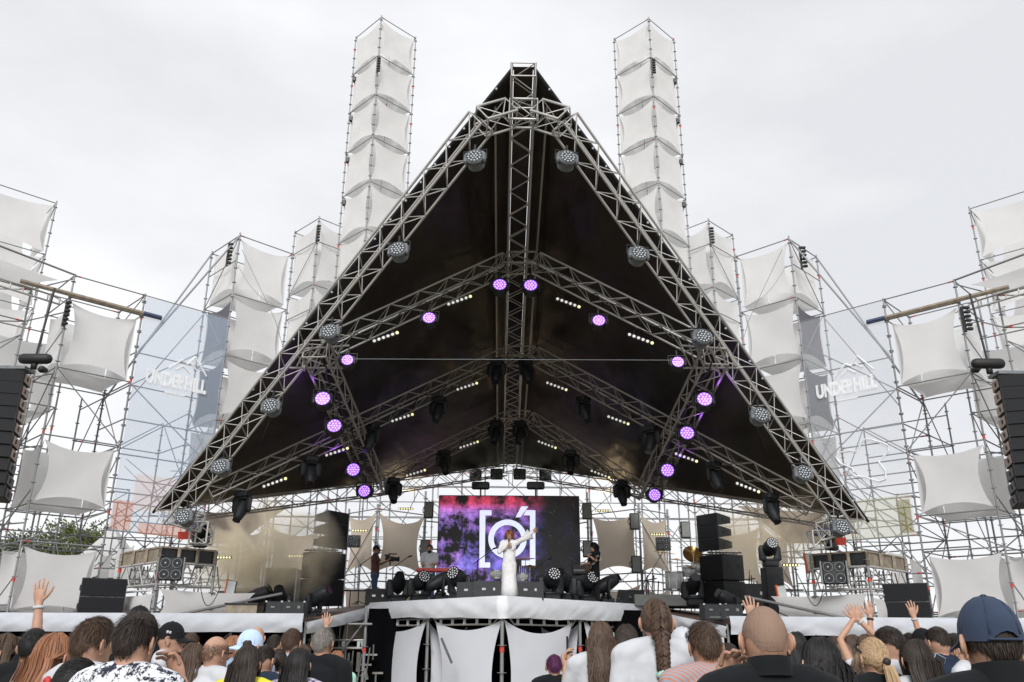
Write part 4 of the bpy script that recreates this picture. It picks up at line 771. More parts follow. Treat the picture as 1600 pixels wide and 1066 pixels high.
o = thing('plywood_box', 'pale plywood box under a black flight case on the left wing', 'box', SX(384, 20.1, ZW)); put('box_side', MB().box(V(o['base']) + V((0, 0, .14)), (.72, .5, .25)).mesh('box_side', 'wood'), o); put('lid', MB().box(V(o['base']) + V((0, 0, .29)), (.76, .55, .04)).mesh('box_lid', 'black'), o)
# loudspeaker stacks
sub = proto('subwoofer', 'loudspeaker', 'big black boxes of the stage speaker stacks')
put('cabinet', MB().bbox((0, 0, .37), (.95, .85, .73), .02).mesh('sub_body', 'blackbox'), sub); put('grille', MB().box((0, -.43, .37), (.89, .016, .67)).mesh('sub_grille', 'grille'), sub)
for x in (-.478, .478):
    for y in (-.2, .2): put('handle', bpy.data.meshes.get('sub_handle') or MB().bbox((0, 0, 0), (.012, .11, .14), .004).mesh('sub_handle', 'rubber'), sub, M.Translation((x, y, .42)))
topb = proto('line_cabinet', 'loudspeaker', 'slim cabinets on the stage speaker stacks')
b = MB(); b.v = [V(q) for q in ((-.40, -.28, 0), (.40, -.28, 0), (.36, .28, .09), (-.36, .28, .09), (-.40, -.28, .34), (.40, -.28, .34), (.36, .28, .26), (-.36, .28, .26))]
for q in ((3, 2, 1, 0), (4, 5, 6, 7), (0, 1, 5, 4), (1, 2, 6, 5), (2, 3, 7, 6), (3, 0, 4, 7)): b.face(*q)
put('cabinet', b.mesh('line_body', 'blackbox'), topb); put('grille', MB().box((0, -.285, .17), (.76, .016, .30)).mesh('line_grille', 'grille'), topb)
for x in (-.385, .385): put('rigging', MB().box((x, .05, .17), (.02, .2, .1)).mesh('line_rig', 'rubber'), topb)
for s, x0 in ((-1, 500), (1, 1133)):
    Y = 25.2
    for k in range(2): spawn(sub, SX(x0 - s * 2, Y, ZD - .06 + .75 * k), f'large black subwoofer, {"lower" if k == 0 else "upper"} one of the {CN[s]} stage stack', (0, 0, R(58) * -s))
    put_ = thing('rigging_frame', f'flat rigging frame with cable ends on top of the {CN[s]} subwoofers', 'rigging frame', SX(x0, Y, ZD + 1.46)); q = V(put_['base'])
    for k in range(9): put('connector', bpy.data.meshes.get('connector') or MB().box((0, 0, 0), (.05, .05, .09)).mesh('connector', 'chrome'), put_, M.Translation(q + V((-.42 + .1 * k, -.25 + .03 * (k % 3), .04))))
    pole('frame_bar', q + V((-.5, -.3, .02)), q + V((.5, -.3, .02)), .02, put_, 'black'); pole('frame_bar', q + V((-.5, .3, .02)), q + V((.5, .3, .02)), .02, put_, 'black')
    for k in range(3): spawn(topb, SX(x0 + s * -9, Y + .1, ZD + 1.54 + .36 * k), f'slim black cabinet, {["lowest", "middle", "topmost"][k]} of three on the {CN[s]} stage stack', (R(0), 0, R(58) * -s), 1.06)
    for k in range(2): spawn(topb, V((m_ := P(152 if s < 0 else 1424, 950, 20.2).x, 20.3, ZW + .02 + .41 * k)), f'wide black cabinet, {["lower", "upper"][k]} of two on the {CN[s]} wing floor', (0, 0, R(30) * -s), 1.2)
    # hanging arrays
    cx_, Ya = (P(-28, 680, 20.4).x, 20.4) if s < 0 else (P(1626, 690, 20.4).x, 20.4)
    zt, zb = P(800 + s * 790, 576 + 8 * (s > 0), Ya).z, P(800 + s * 790, 772 + 10 * (s > 0), Ya).z
    t = thing('line_array', f'long black line array of ten cabinets hanging at the {CN[s]} edge', 'line array', V((cx_, Ya, zt))); n = 10; h = (zt - zb) / n
    for k in range(n):
        z = zt - h * (k + .5); y = Ya + .0 + .0026 * k * k; rot = M.Rotation(R(-.5 - .9 * k), 3, 'X') @ M.Rotation(R(14) * s * -1, 3, 'Z').to_3x3()
        mt = ('fl_lit' if k < 7 else 'fl_dim')
        mw = M.Translation((cx_, y, z)) @ rot.to_4x4()
        cab = put('cabinet', bpy.data.meshes.get('array_cab_' + mt) or MB().box((0, .0, 0), (1.3, .1, h * .985)).box((0, .35, 0), (1.28, .62, h * .8)).mesh('array_cab_' + mt, 'blackbox'), t, mw)
        put('grille', bpy.data.meshes.get('array_grille') or MB().box((0, -.056, 0), (1.28, .016, h * .985)).mesh('array_grille', 'grille'), cab, mw)
        for e_ in (-1, 1):
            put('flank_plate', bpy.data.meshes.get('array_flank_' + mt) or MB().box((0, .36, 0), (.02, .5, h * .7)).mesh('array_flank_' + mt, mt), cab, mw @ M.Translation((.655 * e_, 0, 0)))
            put('latch', bpy.data.meshes.get('array_latch') or MB().box((0, .3, 0), (.02, .09, .1)).mesh('array_latch', 'rubber'), cab, mw @ M.Translation((.67 * e_, 0, 0)))
    put('fly_bar', MB().box((cx_, Ya + .3, zt + .06), (1.35, .5, .08)).mesh('fly_bar', 'greymetal'), t)
    q = V((cx_ - s * .78, Ya + .25, zt + .3)); put('hoist', MB().limb([q + V((-.3, 0, .05)), q + V((.3, 0, .05))], [.14, .14], 12).box(q + V((0, 0, -.13)), (.12, .1, .2)).mesh('hoist', 'rubber', True), t)
    pole('chain', q + V((0, 0, .1)), V((q.x - s * .12, q.y, 10.5)), .03, t, 'black')
    for k, q in enumerate(((57, 561), (68, 577)) if s < 0 else ((1537, 566), (1523, 577))):
        c = P(*q, 21.5); o = thing('flood_lamp', f'small black round lamp clamped beside the {CN[s]} line array, {["upper", "lower"][k]} of two', 'lamp', c, 'small round lamps by the hanging arrays'); put('shade', MB().limb([c + V((0, .1, 0)), c + V((0, -.08, -.03))], [.07, .10], 12).mesh('flood_shade', 'rubber', True), o); pole('bracket', c, c + V((s * .25, .15, .05)), .02, o, 'black')
# ------------------------------------------------------------ people
pm('skin', (.43, .25, .175), .5, 0, .08, 14, .05, 60, .35); pm('skin_tan', (.36, .20, .135), .5, 0, .08, 14, .05, 60, .35)
SK = {'skin': MAT['skin'], 'skin_tan': MAT['skin_tan']}
def hairmat(name, c1, c2, rough=.55):
    m = bpy.data.materials.new(name); m.use_nodes = True; t = m.node_tree; n = t.nodes; l = t.links; b = n['Principled BSDF']
    ge = n.new('ShaderNodeNewGeometry'); co = n.new('ShaderNodeTexCoord'); mp = n.new('ShaderNodeMapping'); mp.inputs['Scale'].default_value = (60, 60, 5); z = n.new('ShaderNodeTexNoise'); z.inputs['Scale'].default_value = 1.5; z.inputs['Detail'].default_value = 3
    l.new(co.outputs['Object'], mp.inputs[0]); l.new(mp.outputs[0], z.inputs['Vector'])
    ad = n.new('ShaderNodeMath'); ad.operation = 'ADD'; l.new(ge.outputs['Random Per Island'], ad.inputs[0]); l.new(z.outputs[0], ad.inputs[1])
    r = n.new('ShaderNodeValToRGB'); r.color_ramp.elements[0].position = .45; r.color_ramp.elements[1].position = 1.25; r.color_ramp.elements[1].position = 1.0
    r.color_ramp.elements[0].color = (*c1, 1); r.color_ramp.elements[1].color = (*c2, 1); l.new(ad.outputs[0], r.inputs[0]); l.new(r.outputs[0], b.inputs['Base Color'])
    b.inputs['Roughness'].default_value = rough; b.inputs['Specular IOR Level'].default_value = .28
    bp = n.new('ShaderNodeBump'); bp.inputs['Strength'].default_value = .4; bp.inputs['Distance'].default_value = .01; l.new(z.outputs[0], bp.inputs['Height']); l.new(bp.outputs[0], b.inputs['Normal']); MAT[name] = m
hairmat('h_black', (.004, .004, .005), (.013, .012, .012)); hairmat('h_dark', (.009, .006, .005), (.032, .022, .017)); hairmat('h_brown', (.022, .013, .009), (.085, .052, .034))
hairmat('h_light', (.09, .058, .036), (.24, .165, .105)); hairmat('h_auburn', (.11, .042, .02), (.30, .135, .07)); hairmat('h_blonde', (.17, .105, .055), (.42, .29, .17)); hairmat('h_grey', (.07, .062, .055), (.26, .24, .22)); hairmat('h_purple', (.018, .004, .018), (.10, .018, .08)); hairmat('h_ginger', (.16, .055, .02), (.42, .18, .08))
hairmat('h_stubble', (.085, .056, .041), (.235, .155, .115), .7)
for nm, c in (('c_white', (.50, .515, .545)), ('c_black', (.010, .011, .013)), ('c_yellow', (.66, .62, .06)), ('c_navy', (.018, .028, .05)), ('c_cap', (.035, .05, .085)), ('c_lightblue', (.42, .54, .68)), ('c_blue', (.30, .38, .5)), ('c_brown', (.13, .065, .055)), ('c_jeans', (.07, .11, .19)), ('c_grey', (.22, .23, .25)), ('c_dress', (.74, .74, .75)), ('c_palecap', (.48, .62, .80)), ('c_mint', (.35, .6, .5)), ('c_green', (.10, .13, .10)), ('c_pink', (.5, .3, .32))): pm(nm, c, .85, 0, .1, 9, .22, 9, .12, sheen=.05)
def printmat(name, base, ink, scale, thr, stripes=False):
    m = pm(name, base, .85, 0, .05, 6, .5, 7, .12); t = m.node_tree; n = t.nodes; l = t.links; b = n['Principled BSDF']; co = n.new('ShaderNodeTexCoord')
    if stripes: z = n.new('ShaderNodeTexWave'); z.bands_direction = 'DIAGONAL'; z.inputs['Scale'].default_value = scale; z.inputs['Distortion'].default_value = .6
    else: z = n.new('ShaderNodeTexNoise'); z.inputs['Scale'].default_value = scale; z.inputs['Detail'].default_value = 5; z.inputs['Roughness'].default_value = .75
    l.new(co.outputs['Object'], z.inputs['Vector']); r = n.new('ShaderNodeValToRGB'); r.color_ramp.elements[0].position = thr - .02; r.color_ramp.elements[1].position = thr + .02; r.color_ramp.elements[0].color = (*base, 1); r.color_ramp.elements[1].color = (*ink, 1)
    l.new(z.outputs[0 if not stripes else 1], r.inputs[0]); l.new(r.outputs[0], b.inputs['Base Color'])
printmat('c_splatter', (.66, .68, .72), (.03, .035, .05), 26, .52); printmat('c_floral', (.5, .47, .56), (.08, .05, .12), 45, .52); printmat('c_stripe', (.30, .30, .35), (.45, .20, .13), 20, .62, True)

TS = bpy.data.scenes.new('workbench')
def remesh(mb, name, vox, sm=2, mat=None):
    me = mb.mesh(name, mat or 'skin', True); o = bpy.data.objects.new('tmp', me); TS.collection.objects.link(o)
    r = o.modifiers.new('r', 'REMESH'); r.mode = 'VOXEL'; r.voxel_size = vox; r.use_smooth_shade = True
    s_ = o.modifiers.new('s', 'SMOOTH'); s_.factor = .5; s_.iterations = sm
    TS.view_layers[0].update(); dg = TS.view_layers[0].depsgraph; out = bpy.data.meshes.new_from_object(o.evaluated_get(dg)); bpy.data.objects.remove(o); bpy.data.meshes.remove(me); out.name = name; return out
HC = V((0, .012, 1.592))   # centre of the skull
HR = V((.077, .098, .109))
def hand(b, wr, d, pn, curl=.25, spread=1., side=1):   # wrist, pointing direction, palm normal
    d = V(d).normalized(); pn = V(pn); pn = (pn - d * pn.dot(d)).normalized(); x = d.cross(pn) * side
    b.limb([wr - d * .02, wr + d * .03, wr + d * .075], [(.026, .018), (.040, .017), (.040, .014)], 8)
    for k, (ox, ln, an) in enumerate(((-.030, .062, -.16), (-.010, .078, -.04), (.011, .073, .07), (.030, .056, .2))):
        p = wr + d * .08 + x * ox; pts = [p - d * .03]; c = d * math.cos(an * spread) + x * math.sin(an * spread); a = 0
        for s_ in (.42, .32, .28): pts.append(pts[-1] + (c * math.cos(a) + pn * math.sin(a)) * ln * s_ * 1.35); a += curl * 1.3
        b.limb(pts, [.0098, .0095, .0085, .007], 6)
    p = wr + d * .02 - x * .028; q = (d * .75 - x * .75 + pn * .25).normalized(); b.limb([p, p + q * .035, p + q * .035 + (q + d * .5 + pn * curl).normalized() * .032, p + q * .035 + (q + d * .7 + pn * curl).normalized() * .058], [.014, .0125, .011, .008], 6)
ARM = {'side': [(.185, 0, 1.40), (.27, .10, 1.17), (.235, .30, 1.40)], 'down': [(.185, 0, 1.405), (.235, -.02, 1.13), (.235, .08, .885)], 'up': [(.185, 0, 1.42), (.27, .08, 1.66), (.23, .10, 1.915)], 'out': [(.185, 0, 1.42), (.40, .08, 1.53), (.61, .14, 1.68)],
       'chin': [(.185, 0, 1.40), (.26, .19, 1.20), (.12, .19, 1.45)], 'phone': [(.185, 0, 1.40), (.22, .16, 1.17), (.12, .36, 1.36)], 'front': [(.185, 0, 1.40), (.22, .08, 1.14), (.12, .30, 1.12)], 'cross': [(.185, 0, 1.42), (.20, .16, 1.66), (.02, .20, 1.86)],
       'cam': [(.185, 0, 1.40), (.22, .14, 1.18), (.08, .36, 1.28)], 'chest': [(.185, 0, 1.40), (.25, .12, 1.18), (.06, .20, 1.33)]}
HD = {'side': ((0, .2, .95), (-.6, -.1, .1), .6), 'down': ((0, .05, -1), (1, 0, 0), .35), 'up': ((-.1, 0, 1), (0, 1, 0), .12), 'out': ((.7, .2, .7), (0, 1, 0), .15), 'chin': ((-.35, -.25, .8), (-.4, -.8, .2), .5), 'phone': ((-.2, .3, .9), (-.5, .2, .1), .6), 'front': ((-.3, .9, -.1), (0, 0, -1), .3), 'cross': ((.15, 0, 1), (0, 1, 0), .3), 'cam': ((-.3, .8, .5), (-.7, 0, .5), .7), 'chest': ((-.8, .3, .3), (0, -1, 0), .6)}
def arm_pts(k, s): return [V((s * q[0], q[1], q[2])) for q in ARM[k]]
BODY = {}
def body(la, ra, fem, big=0):
    key = (la, ra, fem, big)
    if key in BODY: return BODY[key]
    b = MB(); sw = .94 if fem else 1.; g = 1 + .1 * big
    # skull, jaw, nose, ears, neck
    b.ell(HC, HR, 20, 14); b.ell(HC + V((0, .022, -.055)), (.058, .074, .075), 16, 10); b.limb([HC + V((0, .10, .0)), HC + V((0, .122, -.036))], [.010, .016], 8); b.ell(HC + V((0, .09, -.095)), (.026, .02, .018), 10, 6)
    b.ell(HC + V((0, .088, -.064)), (.028, .018, .010), 10, 6)
    for s in (-1, 1):
        b.ell(HC + V((s * .033, .082, .012)), (.024, .02, .012), 8, 6)
    b.limb([(0, -.012, 1.37), (0, -.006, 1.46), (0, .006, 1.53)], [(.085 * g, .075), (.060 * g, .062 * g), (.056 * g, .058)], 14)
    # torso and legs
    b.limb([(0, .01, .90), (0, .012, 1.02), (0, .005, 1.15), (0, 0, 1.30), (0, -.01, 1.40), (0, -.012, 1.445)], [(.165, .115), (.15 * g, .105 * g), (.145 * g, .10 * g), (.175 * sw * g, .115 * g), (.165 * sw, .095), (.09, .07)], 18)
    for s in (-1, 1):
        b.limb([(s * .02, -.015, 1.455), (s * .12 * sw, -.015, 1.425), (s * .185 * sw, 0, 1.40)], [.05, .055, .06], 10)
        b.limb([(s * .09, .01, .90), (s * .10, .015, .50), (s * .11, -.005, .10)], [.088, .062, .042], 12); b.limb([(s * .11, -.02, .045), (s * .12, .15, .035)], [.045, .035], 10)
        a = arm_pts(la if s < 0 else ra, s); a[0].x *= sw; b.limb([a[0], a[0].lerp(a[1], .5), a[1], a[1].lerp(a[2], .3), a[2]], [.052 * sw * g, .046 * sw * g, .038 * sw, .037 * sw, .026], 10)
    me = remesh(b, 'body', .0115, 3)
    h = MB()
    for s in (-1, 1):
        r_ = M.Rotation(s * .5, 3, 'Z') @ M.Rotation(.12, 3, 'X'); e0 = HC + V((s * .083, -.004, -.018))
        h.ell(e0, (.007, .021, .031), 12, 8, r_); h.ell(e0 + V((s * -.002, .004, -.026)), (.007, .011, .012), 8, 6); h.path([e0 + r_ @ V((s * .004, .021 * math.cos(a), .032 * math.sin(a))) for a in (-.9, -.3, .4, 1.0, 1.6, 2.3, 3.0, 3.7)], [.0045, .005, .0055, .006, .006, .006, .0055, .004], 6)
        k = la if s < 0 else ra; a = arm_pts(k, s); d, pn, cu = HD[k]; hand(h, a[2], V((s * d[0], d[1], d[2])), V((s * pn[0], pn[1], pn[2])), cu, 1., s)
    n0 = len(me.vertices); hv = [tuple(v) for v in h.v]
    vs = [tuple(v.co) for v in me.vertices] + hv; fs = [tuple(p.vertices) for p in me.polygons] + [tuple(i + n0 for i in f) for f in h.f]
    bm = bpy.data.meshes.new('body'); bm.from_pydata(vs, [], fs); bm.polygons.foreach_set('use_smooth', [True] * len(fs)); bm.materials.append(MAT['skin']); bm.update(); bpy.data.meshes.remove(me); BODY[key] = bm; return bm
SHIRT = {}
def shirt(la, ra, fem, big=0, kind='tee'):
    key = (la, ra, fem, big, kind)
    if key in SHIRT: return SHIRT[key]
    b = MB(); sw = .94 if fem else 1.; g = 1 + .1 * big; e = .016
    b.limb([(0, .01, .88), (0, .012, 1.02), (0, .005, 1.15), (0, 0, 1.30), (0, -.012, 1.40), (0, -.014, 1.44)], [(.175, .13), (.163 * g, .122 * g), (.16 * g, .118 * g), (.19 * sw * g, .132 * g), (.178 * sw, .112), (.098, .082)], 18)
    if fem: [b.ell((s * .075, .09, 1.265), (.07, .06, .07), 10, 8) for s in (-1, 1)]
    for s in (-1, 1):
        b.limb([(s * .02, -.02, 1.462), (s * .12 * sw, -.018, 1.443), (s * .195 * sw, 0, 1.41)], [.060, .066, .074], 10)
        if kind != 'tank':
            a = arm_pts(la if s < 0 else ra, s); a[0].x *= sw; L = .62 if kind != 'long' else 1
            b.limb([a[0], a[0].lerp(a[1], .5 * L), a[0].lerp(a[1], L)], [.074 * g, .07 * g, .064], 12)
            if kind == 'long': b.limb([a[1], a[1].lerp(a[2], .5), a[1].lerp(a[2], .93)], [.058, .052, .045], 10)
    b2 = b; me = remesh(b2, 'shirt', .014, 2, 'c_white')
    for v in me.vertices:   # folds
        p = v.co; k = noise.noise(V((p.x * 9, p.y * 9, p.z * 5))) * .0045 + noise.noise(V((p.x * 22, p.y * 22, p.z * 14))) * .0015
        v.co = p + v.normal * k
    SHIRT[key] = me; return me
TR_ = {}
def trousers():
    if 't' not in TR_:
        b = MB(); b.limb([(0, .01, .84), (0, .012, .98), (0, .012, 1.02)], [(.178, .13), (.165, .12), (.15, .11)], 16)
        for s in (-1, 1): b.limb([(s * .09, .01, .88), (s * .102, .015, .5), (s * .112, -.005, .1)], [.104, .078, .062], 12)
        TR_['t'] = remesh(b, 'trousers', .016, 2, 'c_jeans')
    return TR_['t']
def scalp(th, ph, k=1.): return HC + V((HR.x * k * math.sin(th) * math.sin(ph), -HR.y * k * math.sin(th) * math.cos(ph), HR.z * k * math.cos(th)))   # ph = 0 at the back of the head
def hairline(ph, kind):
    a = abs((ph + math.pi) % (2 * math.pi) - math.pi)   # 0 back .. pi front
    back, sd, fr = {'short': (2.12, 1.62, .92), 'fade': (1.75, 1.35, .95), 'buzz': (2.1, 1.62, .85), 'bald': (2.1, 1.7, 1.5), 'long': (2.3, 1.75, .9), 'cap': (2.12, 1.7, 1.0)}[kind]
    if a < 1.1: return back + (sd - back) * max(0, (a - .55) / .55)
    if a < 1.9: return sd + .12 * math.sin((a - 1.1) / .8 * math.pi)
    return sd + (fr - sd) * min(1, (a - 1.9) / .55)
HAIR = {}
def ribbon(b, pts, w, out):
    n = len(pts); q = len(b.v)
    for i, p in enumerate(pts):
        d = (pts[min(n - 1, i + 1)] - pts[max(0, i - 1)]).normalized(); o = out(p); x = d.cross(o)
        x = x.normalized() if x.length > 1e-5 else V((1, 0, 0)); ww = w * (1 if i < n - 2 else (.75 if i == n - 2 else .2)) * (.6 if i == 0 else 1); b.v += [p - x * ww, p + x * ww]
    for i in range(n - 1): b.face(q + 2 * i, q + 2 * i + 1, q + 2 * i + 3, q + 2 * i + 2)
def hair(style, seed=0, length=.45):
    key = (style, seed, length)
    if key in HAIR: return HAIR[key]
    rr = random.Random(hash((style, seed)) % 1000 if False else seed * 31 + len(style)); b = MB(); out = lambda p: (p - HC - V((0, -.0, 0)))
    hk = {'short': 'short', 'fade': 'fade', 'buzz': 'buzz', 'bald': 'bald', 'cap': 'cap', 'quiff': 'short'}.get(style, 'long'); thick = {'short': 1.09, 'quiff': 1.10, 'fade': 1.06, 'buzz': 1.018, 'bald': 1.03, 'cap': 1.04}.get(style, 1.10)
    seg, rg = 36, 16; q0 = len(b.v)
    if style in ('buzz', 'bald'):
        for _ in range(9000):
            ph = rr.uniform(-math.pi, math.pi); hl = hairline(ph, hk) + .1 * noise.noise(V((ph * 5, 0, 3))); th = math.acos(1 - rr.random() * (1 - math.cos(hl)))
            p = scalp(th, ph, 1.006); den = min(1, (hl - th) / .3) * .8 * (th > hl - .45) if style == 'buzz' else min(1, (hl - th) / .2) * min(1, max(0, (th - .95) / .3))
            if rr.random() > den * (1 if style == 'bald' else .9): continue
            o = out(p).normalized(); dn = V((rr.uniform(-.4, .4), rr.uniform(-.4, .4), -1)); dn = (dn - o * dn.dot(o)).normalized(); L = rr.uniform(.003, .0055) * (1 if style == 'buzz' else 2.2); ribbon(b, [p, p + dn * L * .5 + o * .001, p + dn * L + o * .0015], .0006, out)
        if style == 'buzz':
            q0 = len(b.v)
            b.v += [scalp((hairline(2 * math.pi * j / seg, hk) - .14 + .05 * noise.noise(V((j * .9, 0, 1)))) * i / rg, 2 * math.pi * j / seg, 1.010 + .002 * noise.noise(V((i * .7, j * .7, 0)))) for i in range(rg + 1) for j in range(seg)]
            for i in range(rg):
                for j in range(seg): jj = (j + 1) % seg; b.face(q0 + i * seg + j, q0 + (i + 1) * seg + j, q0 + (i + 1) * seg + jj, q0 + i * seg + jj)
        me = b.mesh('hair_' + style, 'h_dark', True); HAIR[key] = me; return me
    for i in range(rg + 1):
        for j in range(seg):
            ph = 2 * math.pi * j / seg; hl = hairline(ph, hk) + .05 * noise.noise(V((ph * 4, seed, 0))); th = (hl if style != 'bald' else hl) * i / rg
            if style == 'bald': th = .95 + (hl - .95) * i / rg; th = max(th, .2)
            e = 1 - .55 * max(0, (i / rg - .72) / .28) if style not in ('buzz',) else 1
            k = 1 + (thick - 1) * e + (.022 * noise.noise(V((math.sin(th) * math.sin(ph) * 5, math.sin(th) * math.cos(ph) * 5, math.cos(th) * 5 + seed))) if style not in ('buzz', 'bald') else 0)
            if style == 'quiff' and th < 1.1: k += .10 * max(0, -math.cos(ph) + .35) * math.sin(min(th, 1) * 2.2)
            if i == rg: k = 1.0
            b.v.append(scalp(th, ph, k))
    for i in range(rg):
        for j in range(seg): jj = (j + 1) % seg; b.face(q0 + i * seg + j, q0 + (i + 1) * seg + j, q0 + (i + 1) * seg + jj, q0 + i * seg + jj)
    if style in ('short', 'quiff', 'fade', 'curly', 'cap'):
        for _ in range(1900 if seed > 6 else 900):
            ph = rr.uniform(-math.pi, math.pi); hl = hairline(ph, hk); th = math.acos(1 - rr.random() * (1 - math.cos(hl * .99))); e = 1 - .5 * max(0, (th / hl - .6) / .4)
            
            if style == 'cap' and th < 1.4: continue
            p = scalp(th, ph, 1.0 + (thick - 1) * e * .7); o = out(p).normalized(); dn = V((o.x * .3, o.y * .3 - .25, -.9)) ; dn = (dn - o * dn.dot(o)); sw_ = math.sin(seed * 2.1) * .7; fw = V((sw_ + .5 * noise.noise(p * 30), .6 if style == 'quiff' else .5 + .5 * noise.noise(p * 25 + V((5, 0, 0))), 0)); fw = fw - o * fw.dot(o)
            t = (fw * max(0, 1 - th / 1.1) + dn * min(1, th / 1.1)).normalized() + V((rr.uniform(-.16, .16), rr.uniform(-.16, .16), rr.uniform(-.12, .12)))
            L = rr.uniform(.022, .045) * (1.15 if style in ('quiff', 'curly') and th < 1.2 else (.75 if th > 1.3 else 1)) * (.7 if style == 'fade' else 1); lift = .14 if style != 'quiff' or th > .9 else .34
            pts = [p, p + o * L * lift * .5 + t * L * .45, p + o * L * lift * .55 + t * L]
            if style == 'curly': L = rr.uniform(.06, .13); pts = [p + o * (.01 + .022 * math.sin(k * 1.5 + ph * 3)) + V((.012 * math.sin(k * 2 + ph * 9), .012 * math.cos(k * 2 + th * 9), -L * k / 6 * (1 if th > .6 else .3))) + o * .02 for k in range(7)]
            ribbon(b, pts, rr.uniform(.0012, .0026), out)
    elif style in ('long', 'wavy'):
        for _ in range(1900 if seed > 10 or seed == 3 else 1000):
            ph = rr.uniform(-2.15, 2.15) if rr.random() < .9 else rr.uniform(-math.pi, math.pi); hl = hairline(ph, hk); th = math.acos(1 - rr.random() * (1 - math.cos(min(hl, 1.9)))); lay = rr.uniform(1.08, 1.16) if rr.random() < .95 else rr.uniform(1.16, 1.24); L = length * rr.uniform(.72, 1.02); pts = []
            part = ph if abs(ph) > .02 else .02
            t2 = th
            while t2 < 1.62: pts.append(scalp(t2, part, lay)); t2 += .28
            p = scalp(1.62, part, lay); drop = 0; w_ = rr.uniform(0, 6.3); sq = rr.uniform(.8, 1.)
            while drop < L:
                f = drop / max(L, .01); zz = p.z - drop; back = -.085 - .05 * min(1, max(0, (1.55 - zz) / .12)) - .02 * (zz < 1.43)
                y = p.y * (1 - f * .1); y = min(y, back + .055 * (1 - (lay - 1.08) / .08) * .3) if abs(ph) < 1.5 else min(y - .08 * f, .03 - .09 * min(1, drop / .2))
                x = p.x * (1.08 + .12 * math.sin(min(1, f * 1.3) * 2.6)) * (1 - .22 * f * (style == 'long')) * sq ** f
                wv = (.014 if style == 'wavy' else .003) * math.sin(drop * (34 if style == 'wavy' else 16) + w_) ; pts.append(V((x + wv, y + wv * .5 - (lay - 1.1) * .2 * f, zz))); drop += .045
            if len(pts) > 2: ribbon(b, pts, rr.uniform(.0013, .0034), lambda p: V((p.x * .7, p.y - .03, .02)))
        # dense under-layer
        b.grid(lambda u, v: V(((u - .5) * .155 * (1 + .35 * math.sin(v * 2.4)) * (1 - .2 * v), -.075 - .052 * min(1, v * 2.2) + .07 * (2 * u - 1) ** 2 - .01 * noise.noise(V((u * 9, v * 2, seed))), HC.z + .008 - v * (length * .88 + .02))), 16, 12)
    elif style in ('tied', 'braid', 'bun'):
        kn = HC + V((0, -.118, -.02 if style == 'tied' else (-.06 if style == 'braid' else .01)))
        if style == 'tied' and seed % 2: kn = HC + V((-.06, -.10, -.015))
        for _ in range(900):
            ph = rr.uniform(-math.pi, math.pi); hl = hairline(ph, hk); th = hl * math.sqrt(rr.uniform(.02, .97)); p = scalp(th, ph, 1.06); pts = []
            for k in range(6): f = k / 5; q = p.lerp(kn, f); o = q - HC; m_ = max(1.0, 1.10 / math.sqrt((o.x / HR.x) ** 2 + (o.y / HR.y) ** 2 + (o.z / HR.z) ** 2 + 1e-9)); pts.append(HC + o * m_ * (1 + rr.uniform(-.005, .015)))
            ribbon(b, pts, rr.uniform(.002, .0045), out)
        if style == 'tied':
            for _ in range(260):
                a = rr.uniform(0, 6.28); r = .028 * math.sqrt(rr.random()); L = length * rr.uniform(.7, 1); pts = [kn + V((math.cos(a) * r * .5, 0, math.sin(a) * r * .5))]
                for k in range(1, 8): f = k / 7; pts.append(kn + V((math.cos(a) * r * (1 + .6 * math.sin(f * 3)), -.05 * math.sin(min(1, f * 2) * 1.6) + math.sin(a) * r * .6, -L * f)))
                ribbon(b, pts, rr.uniform(.0025, .005), lambda p: V((p.x, -1, .05)))
        if style == 'bun':
            for _ in range(220):
                a = rr.uniform(0, 6.28); th = rr.uniform(.3, 2.6); c_ = kn + V((0, -.02, 0)); pts = [c_ + V((.042 * math.sin(th) * math.cos(a + k * .35), -.03 * math.cos(th) , .042 * math.sin(th) * math.sin(a + k * .35))) for k in range(5)]; ribbon(b, pts, .005, lambda p: p - c_)
            b.ell(kn + V((0, -.018, 0)), (.04, .03, .04), 12, 8)
        if style == 'braid':   # two rows of plaited locks from the crown down the back
            zt = HC.z + .085; n = 17; BL_ = .36
            for k in range(n):
                f = k / (n - 1); z = zt - f * BL_
                o = z - HC.z
                y = HC.y - HR.y * 1.12 * math.sqrt(max(0, 1 - (o / (HR.z * 1.1)) ** 2)) - .012 if o > -.055 else -.112 - .03 * min(1, (-.055 - o) / .1)
                wd = (.052 if f < .5 else .040) * (1 - .35 * max(0, f - .55)) * (.75 + .25 * min(1, f * 5))
                for s in (-1, 1):
                    c_ = V((s * wd * .48, y - .004 * (k % 2), z)); b.ell(c_, (wd * .62, .019, .019), 10, 7, M.Rotation(s * .75, 3, 'Y'))
                    for q in range(7): a = (q - 3) / 3; r_ = M.Rotation(s * .75, 3, 'Y'); ribbon(b, [c_ + r_ @ V((wd * .62 * t * (1 - .15 * a * a), -.021 * math.sqrt(max(.02, 1 - t * t * .9)), .016 * a * (1 - .5 * t * t))) for t in (-.9, -.5, 0, .5, .9)], .0022, lambda p: V((0, -1, 0)))
            for _ in range(160):
                a = rr.uniform(0, 6.28); r = .018 * math.sqrt(rr.random()); b0 = V((0, -.145, zt - BL_)); ribbon(b, [b0 + V((math.cos(a) * r * (1 + f_), math.sin(a) * r * .6, -.25 * f_ * rr.uniform(.9, 1))) for f_ in (0, .25, .5, .75, 1)], .003, lambda p: V((0, -1, 0)))
    me = b.mesh('hair_' + style, 'h_dark', True); HAIR[key] = me; return me
CAPM = {}
